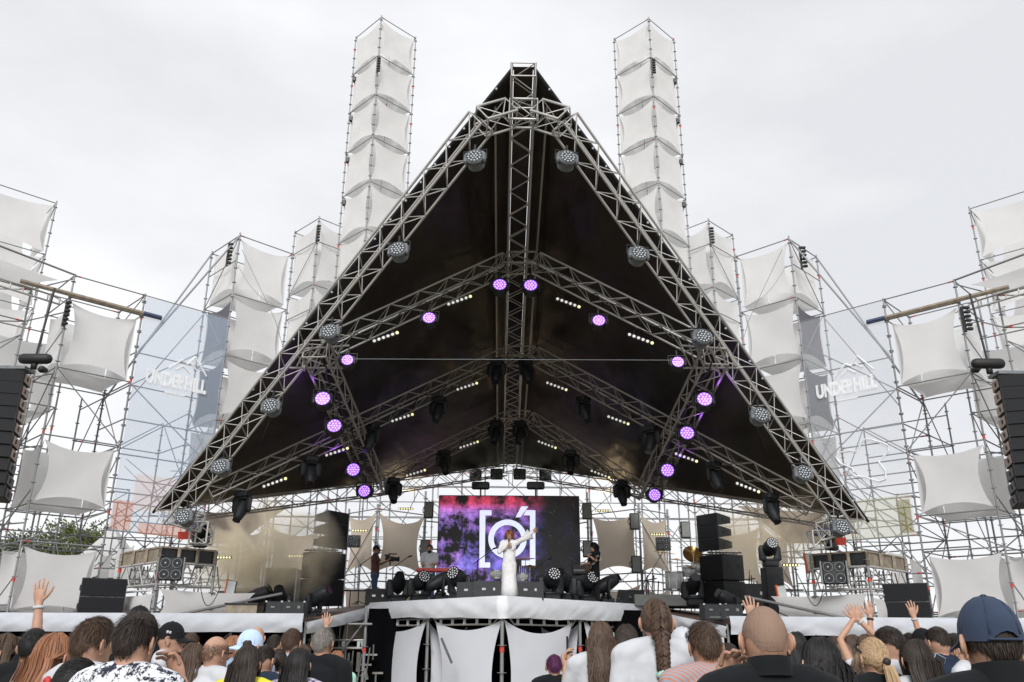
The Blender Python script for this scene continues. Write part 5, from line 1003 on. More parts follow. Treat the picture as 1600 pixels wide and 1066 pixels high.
def cap_mesh():
    if 'c' in CAPM: return CAPM['c']
    b = MB(); seg, rg = 32, 10; q0 = 0
    for i in range(rg + 1):
        for j in range(seg):
            ph = 2 * math.pi * j / seg; th = 1.52 * i / rg + .0; k = 1.13 + .008 * math.cos(ph * 6) * math.sin(th); p = HC + V((HR.x * k * math.sin(th) ** .86 * math.sin(ph), -HR.y * k * math.sin(th) ** .86 * math.cos(ph), HR.z * 1.02 * k * math.cos(th) + .004)) if th > 0 else scalp(0, 0, k * 1.02)
            a = abs((ph + math.pi) % (2 * math.pi) - math.pi)
            if i >= rg - 1: p.z -= .012
            if a < .55 and i > rg - 4: p.z += .030 * math.cos(a / .55 * math.pi / 2) * ((i - rg + 4) / 4)
            b.v.append(p)
    for i in range(rg):
        for j in range(seg): jj = (j + 1) % seg; b.face(i * seg + j, (i + 1) * seg + j, (i + 1) * seg + jj, i * seg + jj)
    b.ell(scalp(0, 0, 1.15) + V((0, 0, .006)), (.010, .010, .005), 10, 6); crown = b.mesh('cap_crown', 'c_cap', True)
    z0 = HC.z - .006
    b = MB()
    def br(u, v, dz): a = (u - .5) * 2.1; r1 = .115 + .078 * v; x = math.sin(a) * (.088 + .012 * v); return V((x, HC.y + math.cos(a) * r1 * (1 if v < .1 else 1) + .0, z0 + .012 - .022 * v - .016 * (2 * u - 1) ** 2 + dz))
    b.grid(lambda u, v: br(u, v, 0), 14, 5); b.grid(lambda u, v: br(1 - u, v, -.006), 14, 5); brim = b.mesh('cap_brim', 'c_cap', True)
    b = MB(); pts = [scalp(1.50, a * .5 / 6, 1.13) + V((0, 0, -.004)) for a in range(-7, 8)]; b.path(pts, [(.004, .009)] * len(pts), 6, ref=(0, 0, 1)); strap = b.mesh('cap_strap', 'c_navy', True)
    b = MB()
    for j in range(6):
        ph = math.pi / 6 + j * math.pi / 3; b.path([HC + V((HR.x * 1.137 * math.sin(th) ** .86 * math.sin(ph), -HR.y * 1.137 * math.sin(th) ** .86 * math.cos(ph), HR.z * 1.157 * math.cos(th) + .004)) for th in (.05, .3, .6, .9, 1.2, 1.45)], .0022, 5)
    CAPM['c'] = (crown, brim, strap, b.mesh('cap_seam', 'c_navy', True)); return CAPM['c']
EYE = None
def mslot(o, m):
    o.material_slots[0].link = 'OBJECT'; o.material_slots[0].material = MAT[m] if isinstance(m, str) else m; return o
def person(label, loc, h, rz=0., fem=False, style='short', hc='h_dark', sh='c_white', la='down', ra='down', kind='tee', seed=0, skin='skin', cap=None, capturn=0., length=.45, big=0, tr='c_jeans', collar=None, group='crowd in front of the stage', tilt=0.):
    global EYE
    t = thing('person', label, 'person', (0, 0, 0), group)
    mslot(put('body', body(la, ra, fem, big), t), SK[skin])
    s_ = mslot(put('shirt', shirt(la, ra, fem, big, kind), t), sh)
    mslot(put('trousers', trousers(), t), tr)
    if style: mslot(put('hair', hair(style, seed, length), t), hc)
    if cap:
        mw = M.Translation(HC) @ M.Rotation(capturn, 4, 'Z') @ M.Translation(-HC)
        for nm, me in zip(('cap', 'cap_brim', 'cap_strap', 'cap_seam'), cap_mesh()): mslot(put(nm, me, t, mw), cap)
    if EYE is None: EYE = MB().ell((0, 0, 0), (.011, .011, .011), 8, 6).mesh('eye', 'rubber', True)
    for s in (-1, 1): put('eye', EYE, t, M.Translation(HC + V((s * .032, .086, -.006))))
    if collar:
        b = MB()
        def cf(u, v): a = u * 2 * math.pi; r = 1 + .16 * v; return V((math.sin(a) * .074 * r, -.008 - math.cos(a) * .078 * r - .004, 1.512 - .05 * v + .012 * math.cos(a) + .015 * (v < .5)))
        mslot(put('collar', bpy.data.meshes.get('polo_collar') or b.grid(cf, 28, 4).mesh('polo_collar', 'c_black', True), t), collar)
    t.location = loc; k = h / 1.715; t.scale = (k, k, k); t.rotation_euler = (R(tilt), 0, rz); return t
def pp(t, name, mb, mat, smooth=True): return put(name, mb.mesh(name, mat, smooth), t)
# crowd: pixel of the top of the head, apparent head width -> distance; the height follows from the ray
LOG = []
def crowd(label, x, top, wpx, hw=.17, **k):
    hat = .03 if k.get('cap') else .016
    D = FPX * hw * 1.07 / wpx
    for _ in range(60):
        p = P(x, top, D * .97); h = p.z - hat
        if h > 1.90: D *= .99
        elif h < 1.52: D *= 1.01 if p.z < 1.65 and False else .99
        else: break
    h = max(1.5, min(1.9, h)); LOG.append((round(x), round(D, 1), round(h, 2)))
    return person(label, V((p.x, p.y, 0)), h, **k)
# ------------------------------------------------------------ crowd
c = crowd
c('person with long brown hair at the far left edge of the crowd', 12, 986, 44, hw=.19, fem=True, style='long', hc='h_brown', sh='c_grey', seed=1, length=.42)
c('person with short black hair behind the red haired woman', 57, 976, 40, style='short', hc='h_black', sh='c_black', seed=2)
c('person with long auburn red hair sweeping down to the left', 88, 983, 56, hw=.19, fem=True, style='long', hc='h_auburn', sh='c_green', seed=3, length=.55, rz=R(-18))
t = c('person with dark hair tied by a red scrunchie', 122, 1020, 62, hw=.185, fem=True, style='tied', hc='h_black', sh='c_black', seed=5, length=.2, rz=R(-50))
b = MB(); kn = HC + V((-.06, -.112, -.015))
for k in range(14): a = k / 14 * 6.283; b.ell(kn + V((.032 * math.cos(a), -.004 * (k % 2), .032 * math.sin(a))), (.018, .016, .018), 8, 6)
pp(t, 'scrunchie', b, 'red')
c('man with short brown hair turned slightly right in a pale shirt', 148, 958, 54, hw=.175, style='quiff', hc='h_brown', sh='c_white', seed=7, rz=R(-28))
c('man with thick dark hair resting his chin in a black and white splattered shirt', 216, 949, 62, hw=.178, style='quiff', hc='h_dark', sh='c_splatter', seed=8, rz=R(-12), ra='chin', big=1)
c('person in a dark cap whose top shows above the thick haired man', 219, 942, 24, style='short', hc='h_black', sh='c_black', cap='c_black', seed=2, capturn=R(180))
t = c('man in a black flat brim cap seen in profile facing right', 268, 967, 31, style='fade', hc='h_dark', sh='c_white', cap='c_black', seed=9, rz=R(-80)); pp(t, 'cap_mark', MB().box(HC + V((.089, -.01, .05)), (.006, .018, .022)).box(HC + V((.087, .01, .046)), (.006, .016, .02)), 'c_white')
c('man with short dark brown hair just right of the flat brim cap', 281, 991, 27, style='fade', hc='h_brown', sh='c_white', seed=10, rz=R(-25))
c('person with a brown bun of hair between the thick haired man and the cap', 259, 982, 24, fem=True, style='bun', hc='h_light', sh='c_black', seed=3)
c('person with long straight brown hair in a white top', 304, 1001, 42, hw=.19, fem=True, style='long', hc='h_brown', sh='c_white', seed=11, length=.5)
t = c('balding man with grey brown sides and glasses in a white shirt', 338, 987, 38, style='bald', hc='h_brown', sh='c_white', seed=12, rz=R(-30), skin='skin')
pp(t, 'glasses', MB().path([HC + V((.088, .0, 0)), HC + V((.083, .085, 0)), HC + V((.06, .10, -.005)), HC + V((0, .118, -.005)), HC + V((-.06, .10, -.005)), HC + V((-.083, .085, 0)), HC + V((-.088, 0, 0))], .003, 5), 'rubber')
c('person in a pale blue cap worn backwards', 392, 979, 33, hw=.18, style='cap', hc='h_dark', sh='c_blue', cap='c_palecap', seed=13, rz=R(-20), capturn=R(150))
c('bald man in the row behind the pale blue cap', 403, 975, 23, style=None, sh='c_white')
c('person with long dark hair in a yellow t-shirt', 389, 1004, 44, hw=.19, fem=True, style='long', hc='h_dark', sh='c_yellow', seed=14, length=.45, big=1)
c('person with long reddish hair hidden between the glasses and the pale cap', 366, 990, 30, fem=True, style='long', hc='h_auburn', sh='c_white', seed=3, length=.55)
c('man with dark fade haircut in front of the pale blue cap', 414, 1003, 34, style='fade', hc='h_dark', sh='c_navy', seed=9, rz=R(-20))
c('man with short brown hair in a light blue shirt', 457, 978, 29, style='short', hc='h_brown', sh='c_lightblue', seed=15, rz=R(-15), big=1)
c('grey haired man in a black t-shirt', 506, 976, 32, style='short', hc='h_grey', sh='c_black', seed=16, rz=R(-15), big=1, skin='skin_tan')
c('person with shoulder length black hair in a purple flowered top', 468, 1008, 42, hw=.19, fem=True, style='long', hc='h_black', sh='c_floral', seed=17, length=.35)
c('person with one arm raised high behind the grey haired man', 474, 1004, 24, fem=True, style='long', hc='h_brown', sh='c_black', seed=1, ra='up', kind='tank', length=.42)
c('person with long reddish brown hair beside the black t-shirt', 527, 1014, 24, fem=True, style='long', hc='h_auburn', sh='c_mint', seed=11, length=.5)
c('person with short purple hair in a black top standing before the white panels', 866, 1019, 27, fem=True, style='short', hc='h_purple', sh='c_black', seed=18)
t = c('person with long wavy brown hair holding up a phone', 938, 967, 38, hw=.19, fem=True, style='wavy', hc='h_brown', sh='c_white', seed=19, length=.5, la='side')
ph_ = thing('phone', 'dark phone held up by the wavy haired person', 'phone', (0, 0, 0)); pp(ph_, 'body', MB().bbox((-.225, .345, 1.53), (.010, .08, .16), .004), 'rubber', False); pp(ph_, 'screen', MB().box((-.2185, .345, 1.53), (.001, .074, .15)), 'lens', False); ph_.location = t.location; ph_.scale = t.scale
c('person with black hair parted in the middle next to the braid', 978, 972, 34, hw=.18, fem=True, style='long', hc='h_dark', sh='c_black', seed=20, length=.4)
c('person with dark brown hair bending close to the braided girl', 972, 984, 36, hw=.18, fem=True, style='tied', hc='h_dark', sh='c_black', seed=2, length=.15)
t = c('girl with a thick brown braid in a white t-shirt', 1024, 929, 43, hw=.18, fem=True, style='braid', hc='h_brown', sh='c_white', seed=22)
b = MB()
for k in range(10): a = k / 10 * 6.283; b.ell(V((.024 * math.cos(a), -.148 + .018 * math.sin(a), HC.z + .085 - .35)), (.017, .014, .022), 8, 6)
pp(t, 'hair_tie', b, 'c_mint')
t = c('person in a white cap with a dark monogram worn backwards', 1066, 975, 36, hw=.18, style='cap', hc='h_dark', sh='c_white', cap='c_white', seed=13, capturn=R(200), rz=R(10))
mk = MB()
for a, d in (((-.016, .03), (-.016, -.012)), ((-.016, .03), (.012, -.012)), ((.012, -.012), (.012, .03)), ((-.024, .012), (-.002, -.004)), ((.022, .014), (-.002, -.004)), ((-.002, -.004), (-.002, -.026))): mk.path([scalp(1.1, .05, 1.2) + V((a[0], 0, a[1])), scalp(1.1, .05, 1.2) + V((d[0], 0, d[1]))], .003, 5)
pp(t, 'monogram', mk, 'c_navy')
c('man with short dark brown hair in an orange and grey striped shirt', 1100, 966, 50, hw=.178, style='quiff', hc='h_brown', sh='c_stripe', seed=23, rz=R(8), skin='skin_tan')
t = c('broad man with shaved head in a black polo shirt touching his ear', 1191, 934, 70, hw=.17, style='buzz', hc='h_stubble', sh='c_black', seed=24, la='chin', big=1, collar='c_black', skin='skin')
c('person filming with one hand raised beside the shaved head', 1138, 1000, 34, fem=False, style='short', hc='h_dark', sh='c_grey', seed=2, ra='up', rz=R(0))
c('person with straight black hair behind the shaved head', 1243, 984, 30, hw=.18, fem=True, style='long', hc='h_black', sh='c_black', seed=20, length=.4)
t = c('person with glossy black hair held by a white clip', 1280, 989, 62, hw=.19, fem=True, style='wavy', hc='h_black', sh='c_black', seed=25, length=.3)
pp(t, 'hair_clip', MB().bbox(V((.015, -.160, 1.50)), (.024, .008, .022), .004).box(V((.015, -.165, 1.50)), (.012, .004, .010)), 'c_white')
c('person with light brown hair in the row right of the white clip', 1316, 1001, 26, hw=.18, fem=True, style='long', hc='h_light', sh='c_white', seed=1, length=.42)
c('person with dark brown hair below the crossed arms', 1331, 989, 24, hw=.18, fem=True, style='long', hc='h_brown', sh='c_black', seed=11, length=.5)
t = c('person crossing both raised arms with a white wristband', 1352, 988, 26, fem=True, style='long', hc='h_brown', sh='c_white', seed=19, la='cross', ra='cross', kind='tank', length=.5)
wb_ = lambda t, s, k, mat='c_white': pp(t, 'wristband', MB().path([arm_pts(k, s)[2].lerp(arm_pts(k, s)[1], .10), arm_pts(k, s)[2].lerp(arm_pts(k, s)[1], .17)], .036, 12), mat)
wb_(t, 1, 'cross')
t = c('person with blonde ponytail and sunglasses pushed up on the head', 1362, 990, 46, hw=.18, fem=True, style='tied', hc='h_blonde', sh='c_black', seed=26, length=.35, rz=R(12))
pp(t, 'sunglasses', MB().path([HC + V((-.094, -.02, .03)), HC + V((-.09, .05, .065)), HC + V((-.05, .09, .075)), HC + V((.05, .09, .075)), HC + V((.09, .05, .065)), HC + V((.094, -.02, .03))], [(.004, .008)] * 6, 6), 'rubber')
pp(t, 'hair_tie', MB().ell(HC + V((0, -.122, -.02)), (.024, .018, .024), 12, 8), 'rubber')
c('person with straight light brown hair in front of the blonde ponytail', 1350, 1014, 46, hw=.19, fem=True, style='long', hc='h_light', sh='c_grey', seed=27, length=.5)
c('man with dark undercut hair looking at the stage', 1388, 972, 42, hw=.175, style='fade', hc='h_dark', sh='c_white', seed=28, rz=R(30))
c('person with long straight dark brown hair in a white top before the phone', 1428, 994, 50, hw=.195, fem=True, style='long', hc='h_dark', sh='c_white', seed=29, length=.6)
c('person in a black cap worn backwards beside the raised hands', 1441, 978, 25, style='short', hc='h_black', sh='c_black', cap='c_black', seed=2, capturn=R(180), rz=R(50))
t = c('person with short black hair raising both hands in front of the speakers', 1404, 991, 25, style='fade', hc='h_black', sh='c_black', seed=9, la='up', ra='up'); wb_(t, 1, 'up'); wb_(t, -1, 'up', 'rubber')
c('man with very short dark hair in a navy shirt', 1463, 974, 33, style='fade', hc='h_dark', sh='c_navy', seed=28, rz=R(15))
t = c('person with long dark hair in profile looking at a phone', 1477, 986, 34, hw=.18, fem=True, style='long', hc='h_dark', sh='c_white', seed=20, rz=R(70), length=.45, la='phone')
ph_ = thing('phone', 'dark phone in a pale case held low by the person in profile', 'phone', P(1466, 1036, t.location.y * .96)); q = V(ph_['base']); pp(ph_, 'body', MB().bbox(q, (.085, .012, .12), .004, M.Rotation(.5, 3, 'Y')), 'c_blue', False); pp(ph_, 'screen', MB().box(q + V((0, -.0072, 0)), (.076, .002, .11), M.Rotation(.5, 3, 'Y')), 'lens', False)
c('man with dark short hair behind the navy cap looking left', 1493, 985, 33, style='short', hc='h_dark', sh='c_white', seed=10, rz=R(60))
t = c('man in a navy blue cap and black polo shirt at the right', 1537, 920, 92, hw=.19, style='cap', hc='h_dark', sh='c_black', cap='c_cap', seed=30, big=1, collar='c_black', skin='skin', rz=R(-4))
fc = bpy.data.curves.new('back_print', 'FONT'); fc.body = 'GERMANY'; fc.size = .03; fc.align_x = 'CENTER'; fc.shear = .3; fc.materials.append(MAT['c_white']); fc.extrude = .0015
tmp = bpy.data.objects.new('tmp', fc); C.objects.link(tmp); me = bpy.data.meshes.new_from_object(tmp.evaluated_get(bpy.context.evaluated_depsgraph_get())); bpy.data.objects.remove(tmp)
put('back_print', me, t, M.Translation((.06, -.152, 1.385)) @ M.Rotation(R(78), 4, 'X'))
c('person with sandy light hair at the right edge of the crowd', 1592, 1009, 36, hw=.18, fem=True, style='short', hc='h_light', sh='c_white', seed=23)
c('person with dark hair low between the yellow t-shirt and light blue shirt', 436, 1010, 30, fem=True, style='bun', hc='h_dark', sh='c_white', seed=3)
c('person with dark brown hair hidden between thick hair and cap', 270, 1004, 30, fem=True, style='long', hc='h_dark', sh='c_black', seed=14, length=.5)
t = c('person at the left edge raising a hand with a white wristband', -14, 985, 40, style='short', hc='h_brown', sh='c_black', seed=2, ra='up'); wb_(t, 1, 'up')
random.seed(77)
for k, (x, tp) in enumerate(((30, 992), (196, 1000), (300, 985), (430, 988), (1170, 1002), (1225, 996), (1302, 990), (1420, 985), (1510, 985), (1560, 996))):
    c(['person with brown hair half hidden behind the long haired person at far left', 'person with dark hair half hidden behind the thick haired man', 'person with brown hair glimpsed over the white top', 'person with light hair glimpsed left of the light blue shirt', 'person with dark hair hidden behind the shaved head', 'person with brown hair glimpsed right of the shaved head', 'person with dark hair glimpsed over the white clip', 'person with brown hair glimpsed right of the undercut', 'person with dark hair glimpsed left of the navy cap', 'person with brown hair hidden behind the navy cap'][k], x, tp, 24, style=['short', 'fade'][k % 2], hc=['h_brown', 'h_dark'][k % 2], sh=['c_white', 'c_black', 'c_grey'][k % 3], seed=[2, 9][k % 2])
# ------------------------------------------------------------ the performers
def onstage(label, x, top, Y, z=ZD, ht=None, **k):
    p = P(x, top, Y); h = ht or max(1.5, min(1.95, p.z - z - .02)); return person(label, V((p.x, Y, z)), h, group='performers on the stage', **k)
Yb = V0.y + .9
t = onstage('singer in a long white dress with one arm flung out', 796, 829, Yb, rz=R(180), fem=True, style='curly', hc='h_ginger', sh='c_dress', la='out', ra='chest', kind='long', seed=40, tr='c_dress')
b = MB(); prof = [(1.40, .165, .10), (1.3, .165, .118), (1.12, .148, .118), (.95, .165, .135), (.6, .185, .155), (.3, .21, .175), (.06, .235, .195)]; pts = [(0, 0, z) for z, _, _ in prof]; b.path(pts, [(a, d) for _, a, d in prof], 26, ref=(1, 0, 0))
for i, v in enumerate(b.v): v += V((.012 * math.sin(i % 26 * 1.45), .012 * math.cos(i % 26 * 1.45), 0)) * max(0, 1.1 - v.z)
pp(t, 'dress', b, 'c_dress')
a = arm_pts('out', -1); pp(t, 'wide_sleeve', MB().path([a[0].lerp(a[1], .4), a[1], a[1].lerp(a[2], .7)], [(.06, .06), (.065, .075), (.085, .15)], 14, caps=False), 'c_dress')
mic = thing('microphone', 'microphone held at the mouth of the singer', 'microphone', (0, 0, 0)); pp(mic, 'handle', MB().cyl((.02, .20, 1.42), (.01, .16, 1.50), .014, 8), 'rubber'); pp(mic, 'head', MB().ell((.008, .155, 1.52), (.024, .024, .028), 10, 6), 'galv'); mic.location = t.location; mic.scale = t.scale; mic.rotation_euler = t.rotation_euler
t = onstage('cameraman in a brown t-shirt, jeans and black cap filming on the stage', 588, 851, V1.y + .9, rz=R(-80), style='short', hc='h_dark', sh='c_brown', cap='c_black', la='cam', ra='cam', seed=2, skin='skin_tan')
cm = thing('video_camera', 'black video camera with lens hood held by the cameraman', 'camera', (0, 0, 0)); pp(cm, 'body', MB().bbox((.0, .42, 1.33), (.12, .28, .14), .02).bbox((0, .34, 1.43), (.05, .16, .05), .01), 'rubber', False); pp(cm, 'lens_hood', MB().path([(0, .55, 1.33), (0, .62, 1.33), (0, .70, 1.33)], [.055, .06, .075], 12), 'rubber'); pp(cm, 'grip', MB().path([(-.05, .42, 1.26), (-.05, .44, 1.16), (.05, .44, 1.16), (.05, .42, 1.26)], .018, 6), 'black'); pp(cm, 'microphone', MB().limb([(.05, .38, 1.47), (.05, .60, 1.47)], [.018, .018], 8), 'black'); cm.location = t.location; cm.scale = t.scale; cm.rotation_euler = t.rotation_euler
t = onstage('bearded keyboard player in a white t-shirt', 672, 850, 25.6, rz=R(178), style='quiff', hc='h_dark', sh='c_white', la='front', ra='front', seed=41, big=1); pp(t, 'beard', MB().ell(HC + V((0, .062, -.088)), (.058, .052, .048), 14, 10), 'h_dark')
kb = thing('keyboard', 'red keyboard on a stand in front of the bearded player', 'keyboard', SX(681, 24.9)); q = V(kb['base']); pp(kb, 'case', MB().bbox(q + V((0, 0, .93)), (1.15, .34, .10), .02), 'red', False); pp(kb, 'key_bed', MB().box(q + V((0, .02, .987)), (1.05, .16, .012)), 'panelwhite', False)
for dx in (-.5, .5): pole('stand_leg', q + V((dx, -.15, 0)), q + V((-dx, .15, .93)), .02, kb, 'black')
t = onstage('guitarist with dark curly hair, glasses and black clothes', 929, 848, 24.2, rz=R(115), style='curly', hc='h_black', sh='c_black', la='chest', ra='front', seed=42, tr='c_black'); pp(t, 'glasses', MB().path([HC + V((.085, .0, 0)), HC + V((.07, .09, 0)), HC + V((0, .118, 0)), HC + V((-.07, .09, 0)), HC + V((-.085, 0, 0))], .006, 5), 'rubber')
gt = thing('electric_guitar', 'dark electric guitar worn by the guitarist in black', 'guitar', (0, 0, 0)); b = MB(); b.ell((.12, .19, 1.0), (.17, .03, .13), 16, 8).ell((.0, .19, 1.03), (.12, .03, .10), 14, 8); pp(gt, 'body', b, 'ply'); pp(gt, 'neck', MB().path([(-.05, .20, 1.04), (-.55, .27, 1.26)], [(.026, .014)] * 2, 6).bbox((-.60, .275, 1.28), (.14, .03, .06), .01), 'wood', False); pp(gt, 'strap', MB().path([(.2, .16, 1.08), (.17, .13, 1.40), (-.02, -.1, 1.49), (-.17, -.12, 1.25), (-.1, .17, 1.08)], [(.025, .005)] * 5, 6), 'c_white'); gt.location = t.location; gt.scale = t.scale; gt.rotation_euler = t.rotation_euler
amp = thing('guitar_amplifier', 'black amplifier stack with small head behind the guitarist', 'amplifier', SX(911, 25.4)); q = V(amp['base']); pp(amp, 'speaker_box', MB().bbox(q + V((0, 0, .42)), (.72, .5, .84), .02), 'blackbox', False); pp(amp, 'head', MB().bbox(q + V((0, 0, 1.02)), (.62, .4, .3), .02).box(q + V((0, -.205, 1.06)), (.56, .012, .1)), 'blackbox', False); pp(amp, 'control_strip', MB().box(q + V((0, -.213, .98)), (.54, .006, .05)), 'panelgrey', False)
# microphone stands
for x, Y, hgt, lab in ((745, 25, 1.55, 'left of the singer before the video wall'), (560, 26.2, 1.5, 'behind the cameraman at the left'), (833, 25.4, 1.3, 'right of the white dress by the drums'), (612, 26, 1.4, 'near the keyboard at the left'), (905, 26, 1.5, 'beside the amplifier')):
    o = thing('microphone_stand', f'thin black microphone stand {lab}', 'microphone stand', SX(x, Y), 'microphone stands'); q = V(o['base'])
    pole('rod', q, q + V((0, 0, hgt * .8)), .016, o, 'black'); pole('boom', q + V((-.12, 0, hgt * .72)), q + V((.45, -.05, hgt)), .012, o, 'black'); put('microphone', MB().limb([q + V((.45, -.05, hgt)), q + V((.55, -.07, hgt + .03))], [.022, .026], 8).mesh('stand_microphone', 'rubber', True), o)
    for a in (0, 2.1, 4.2): pole('foot', q + V((0, 0, .12)), q + V((.28 * math.cos(a), .28 * math.sin(a), .01)), .012, o, 'black')
# drums
def drum(t, c, r, h, ax=(0, 0, 1), mat='drumwhite'):
    ax = V(ax).normalized(); a, b_ = c - ax * h / 2, c + ax * h / 2; s_ = put('shell', MB().cyl(a, b_, r, 24).mesh('drum_shell', mat, True), t); put('rim', MB().cyl(a - ax * .012, a + ax * .02, r * 1.03, 24).cyl(b_ - ax * .02, b_ + ax * .012, r * 1.03, 24).mesh('drum_rim', 'chrome'), s_)
    e = ax.orthogonal().normalized(); f = ax.cross(e); lg = MB()
    for k in range(8): t_ = k / 8 * 6.283; p = c + (e * math.cos(t_) + f * math.sin(t_)) * r * 1.02; lg.path([p - ax * h * .4, p + ax * h * .4], .010, 5)
    put('lug', lg.mesh('drum_lug', 'chrome'), s_)
def cymbal(t, c, r, tilt, base):
    rot = tilt.to_matrix() if hasattr(tilt, 'to_matrix') else tilt; b = MB(); q0 = 0
    b.path([c + rot @ V((0, 0, z)) for z in (-.02, -.012, 0, .015, .03)], [r, r * .98, r * .35, r * .22, .01], 24, caps=True); put('cymbal', b.mesh('cymbal', 'brass', True), t); pole('cymbal_stand', V(base), c, .014, t, 'chrome')
dk = thing('drum_kit', 'white drum kit with brass cymbals on the right of the stage', 'drum kit', SX(1060, 26)); Y = 26
rise = thing('drum_riser', 'low grey riser under the white drum kit', 'riser', SX(1062, Y + .2)); put('platform', MB().bbox(V(rise['base']) + V((0, .2, .16)), (3.0, 2.2, .32), .02).mesh('riser_platform', 'panelgrey'), rise)
pt = lambda x, y, Y=26: P(x, y, Y)
drum(dk, pt(1054, 908), .27, .52); drum(dk, pt(1077, 893, 26.0), .2, .26, (0, -.25, 1)); drum(dk, pt(1094, 886, 26.0), .22, .28, (0, -.3, 1)); drum(dk, pt(1076, 918, 26.4), .26, .4, (0, -1, 0)); drum(dk, pt(1095, 908, 26.5), .2, .42, (0, -.2, 1))
for x, y, r, rx, ry in ((1038, 863, .34, .1, .12), (1083, 866, .32, -.75, .4), (1072, 884, .33, .12, -.05), (1058, 874, .27, .15, .1), (1102, 880, .22, -.4, -.2)): c_ = pt(x, y, 26.3); cymbal(dk, c_, r, M.Rotation(rx, 3, 'X') @ M.Rotation(ry, 3, 'Y'), V((c_.x, c_.y, ZD + .3)))
dk2 = thing('percussion_set', 'snare drum and thin stands between the singer and the video wall edge', 'drums', SX(820, 26.5)); drum(dk2, P(776, 898, 26.5), .2, .22); drum(dk2, P(817, 902, 26.5), .16, .2); cymbal(dk2, P(821, 872, 26.5), .3, M.Rotation(.15, 3, 'X'), SX(821, 26.5)); cymbal(dk2, P(828, 884, 26.3), .22, M.Rotation(.2, 3, 'X'), SX(828, 26.3))
for k in range(4): pole('stand_leg', SX(808 + 6 * k, 26.4), P(812 + 3 * k, 885, 26.4), .014, dk2, 'chrome')
for x0, x1, nm in ((1004, 1026, 'left'), (1150, 1180, 'right')):
    o = thing('instrument_rack', f'black rack of thin bars on the {nm} side of the drum kit', 'rack', SX((x0 + x1) / 2, 26.6))
    for k in range(6): x = x0 + (x1 - x0) * k / 5; pole('bar', SX(x, 26.6), P(x + (k % 2) * 3, 890 + 9 * (k % 3), 26.6), .018, o, 'black')
    pole('rail', P(x0, 908, 26.6), P(x1, 904, 26.6), .018, o, 'black')
fc_ = thing('flight_case', 'open black flight case with metal edges left of the left speaker stack', 'flight case', SX(440, 25.6)); q = V(fc_['base']); put('box', MB().bbox(q + V((0, 0, .5)), (.9, .6, 1.0), .02).mesh('case_box', 'blackbox'), fc_)
for dx in (-.46, .46): put('metal_edge', MB().box(q + V((dx, -.31, .5)), (.03, .03, 1.0)).mesh('case_edge', 'alu'), fc_)
put('metal_edge', MB().box(q + V((0, -.31, 1.0)), (.95, .03, .03)).mesh('case_edge', 'alu'), fc_)
for x, y0, w_, h_, nm in ((380, 950, 1.3, .8, 'left wing under the haze'), (1180, 955, 1.0, .7, 'right wing behind the stack'), (850, 920, .5, .9, 'middle behind the LED lamps')):
    o = thing('equipment_case', f'plain black equipment case on the {nm}', 'case', SX(x, 26.5 if x != 380 else 24.6, ZD if x != 380 else ZW)); q = V(o['base']); put('box', MB().bbox(q + V((0, 0, h_ / 2)), (w_, .6, h_), .02).mesh('equipment_box', 'blackbox'), o); put('latch', MB().box(q + V((.1, -.305, h_ * .6)), (.07, .01, .09)).mesh('equipment_latch', 'chrome'), o)
# ------------------------------------------------------------ trees beyond the left scaffold
LEAF = {}
def tree(label, loc, h, rad, sd, mat):
    rr = random.Random(sd); t = thing('tree', label, 'tree', loc, 'trees behind the left scaffold'); L = V(loc)
    put('trunk', MB().path([L, L + V((.1, 0, h * .4)), L + V((.0, .1, h * .85))], [.22, .15, .05], 8).mesh('tree_trunk', 'bark', True), t)
    for k in range(7): a = rr.uniform(0, 6.28); z = h * rr.uniform(.35, .75); put('limb', MB().path([L + V((.05, 0, z)), L + V((math.cos(a) * rad * .4, math.sin(a) * rad * .4, z + h * .1)), L + V((math.cos(a) * rad * .8, math.sin(a) * rad * .8, z + h * .17))], [.08, .05, .02], 6).mesh('tree_limb', 'bark'), t)
    b = MB(); cl = [(L + V((rr.uniform(-1, 1) * rad * .75, rr.uniform(-1, 1) * rad * .75, h * rr.uniform(.25, .98))), rr.uniform(.35, .95)) for _ in range(46)]
    for c_, s in cl:
        dd = 1 - .6 * max(0, (c_.z - L.z) / h - .5) * 2; c_ = V((L.x + (c_.x - L.x) * dd, L.y + (c_.y - L.y) * dd, c_.z))
        for _ in range(130):
            d = V((rr.gauss(0, 1), rr.gauss(0, 1), rr.gauss(0, .8))).normalized() * s * rr.random() ** .4; p = c_ + d; n = V((rr.gauss(0, 1), rr.gauss(0, 1), rr.gauss(0, 1) + .6)).normalized(); x = n.orthogonal().normalized(); y = n.cross(x); a = rr.uniform(.06, .13); q = len(b.v)
            b.v += [p - x * a * .45, p + y * a, p + x * a * .45, p - y * a]; b.face(q, q + 1, q + 2, q + 3)
    put('crown', b.mesh('tree_crown', mat), t)
for k, (x, top, Y, h_rad, mat, lab) in enumerate(((8, 850, 40, 1.9, 'leafdark', 'dark green tree at the left edge behind the scaffold'), (40, 838, 46, 1.7, 'leafdark', 'dark green tree second from the left edge'), (72, 842, 43, 1.6, 'leaf', 'low light green tree in the gap of the scaffold'), (103, 822, 44, 1.9, 'leaf', 'tallest light green tree behind the scaffold'), (134, 832, 42, 1.5, 'leaf', 'light green tree just left of the banner'), (156, 824, 47, 1.6, 'leaf', 'light green tree half hidden by the banner edge'))):
    p = P(x, top, Y); tree(lab, (p.x, Y, 0), p.z, h_rad, k + 3, mat)
tn = thing('white_tent', 'small white peaked tent behind the left scaffold', 'tent', P(150, 1000, 34)); q = V(tn['base']); q.z = 0
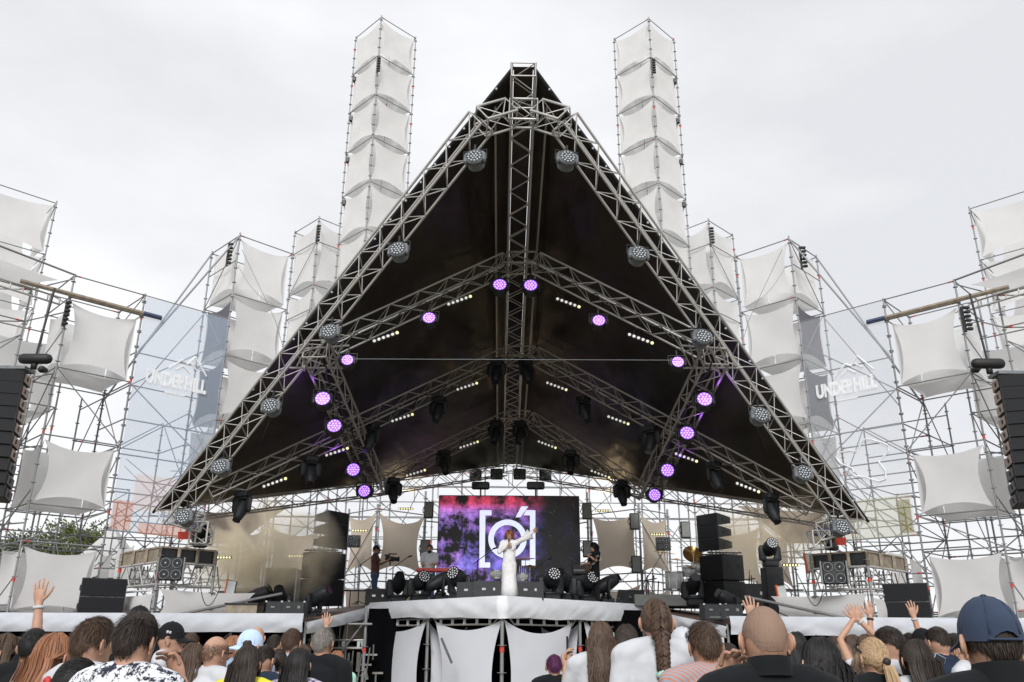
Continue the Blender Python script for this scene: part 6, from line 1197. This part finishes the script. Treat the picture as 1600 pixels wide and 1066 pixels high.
b = MB(); zt = P(158, 822, 34).z; w_ = 1.5; b.v = [V((q.x - w_, 34 - w_, 3.6)), V((q.x + w_, 34 - w_, 3.6)), V((q.x + w_, 34 + w_, 3.6)), V((q.x - w_, 34 + w_, 3.6)), V((q.x, 34, zt))]
for i in range(4): b.face(i, (i + 1) % 4, 4)
put('roof', b.mesh('tent_roof', 'tent'), tn)
for dx in (-w_, w_):
    for dy in (-w_, w_): pole('leg', (q.x + dx, 34 + dy, 0), (q.x + dx, 34 + dy, 3.6), .04, tn, 'panelwhite')
# ------------------------------------------------------------ cables
def cable(label, pts, r=.012, mat='black'): o = thing('cable', label, 'cable', pts[0], 'cables'); put('strand', MB().path(pts, r, 5).mesh('cable_strand', mat, True), o)
sag = lambda a, b, s, n=12: [a.lerp(b, i / n) - V((0, 0, s * 4 * (i / n) * (1 - i / n))) for i in range(n + 1)]
for s in (-1, 1):
    X = lambda x: x if s < 0 else 1600 - x
    cable(f'thin steel guy wire from the {CN[s]} middle tower down to the roof arch', [P(X(378), 390, 24.6), P(X(430), 500, 22), P(X(447), 560, 20.5)], .01, 'galv'); cable(f'slack thin wire hanging across the {CN[s]} middle tower cloth', sag(P(X(372), 415, 24.4), P(X(440), 480, 23.4), .3), .008, 'galv')
    cable(f'thin black cord hanging below the {CN[s]} arm of the roof arch', [rp(X(422), 655, .9, s), rp(X(400), 710, 1.1, s)], .008)
    cable(f'black cable loop hanging on the {CN[s]} platform cloth', sag(P(X(313), 915, 19.9), P(X(345), 915, 20.4), .45), .01)
for s, q in ((-1, ((520, 537), (792, 411))), (1, ((1103, 545), (838, 411))), (-1, ((400, 738), (792, 556))), (1, ((1200, 752), (836, 556))), (-1, ((600, 748), (792, 655))), (1, ((1000, 765), (828, 655)))):
    a, b_ = rp(*q[0], .66, s), rp(*q[1], .66, s); pts = []
    for i in range(8): p, r_ = a.lerp(b_, i / 8), a.lerp(b_, (i + 1) / 8); pts += sag(p, r_, .05 + .05 * ((i * 5) % 3), 5)[:-1]
    cable(f'black power cable drooping along the {CN[s]} half of the {"front" if q[1][1] == 411 else "middle" if q[1][1] == 556 else "back"} rafter', pts + [b_], .014)
for s, q in ((-1, ((500, 560), (590, 765))), (1, ((1112, 565), (1010, 770)))): cable(f'bundle of black cables tied along the {CN[s]} steep girder', [rp(q[0][0] + (q[1][0] - q[0][0]) * i / 14 + 4 * math.sin(i * 2), q[0][1] + (q[1][1] - q[0][1]) * i / 14, 1.0 + .05 * math.sin(i * 1.7), s) for i in range(15)], .022)
def smoke(label, c_, d, dens, sd, col=(.99, .91, .74)):
    m = bpy.data.materials.new('smoke'); m.use_nodes = True; t = m.node_tree; n = t.nodes; l = t.links; n.remove(n['Principled BSDF']); vp = n.new('ShaderNodeVolumePrincipled'); l.new(vp.outputs[0], n['Material Output'].inputs['Volume'])
    tc = n.new('ShaderNodeTexCoord'); z = n.new('ShaderNodeTexNoise'); z.inputs['Scale'].default_value = .8; z.inputs['Detail'].default_value = 3; z.inputs['Distortion'].default_value = 1; l.new(tc.outputs['Object'], z.inputs['Vector'])
    ln = n.new('ShaderNodeVectorMath'); ln.operation = 'LENGTH'; sc = n.new('ShaderNodeVectorMath'); sc.operation = 'MULTIPLY'; sc.inputs[1].default_value = (2 / d[0], 2 / d[1], 2 / d[2]); l.new(tc.outputs['Object'], sc.inputs[0]); l.new(sc.outputs[0], ln.inputs[0])
    fo = n.new('ShaderNodeMapRange'); fo.inputs[1].default_value = 1; fo.inputs[2].default_value = .2; fo.inputs[3].default_value = 0; fo.inputs[4].default_value = 1; l.new(ln.outputs['Value'], fo.inputs[0])
    r = n.new('ShaderNodeMapRange'); r.inputs[1].default_value = .42; r.inputs[2].default_value = .7; r.inputs[3].default_value = 0; r.inputs[4].default_value = dens; l.new(z.outputs[0], r.inputs[0]); mu = n.new('ShaderNodeMath'); mu.operation = 'MULTIPLY'; l.new(r.outputs[0], mu.inputs[0]); l.new(fo.outputs[0], mu.inputs[1]); l.new(mu.outputs[0], vp.inputs['Density'])
    vp.inputs['Color'].default_value = (*col, 1); vp.inputs['Anisotropy'].default_value = .3
    me = MB().box((0, 0, 0), d).mesh('smoke', m); o = put('smoke', me, None, M.Translation(c_)); o['kind'] = 'stuff'; o['label'] = label
smoke('pale beige stage smoke drifting over the left side of the stage', P(405, 860, 24.2), (5.0, 2.4, 3.6), 5.2, 1)
smoke('thin pale smoke at the right side of the stage under the roof edge', P(1190, 830, 25.5), (4.6, 2.4, 2.8), 3.5, 2)
bpy.data.scenes.remove(TS)
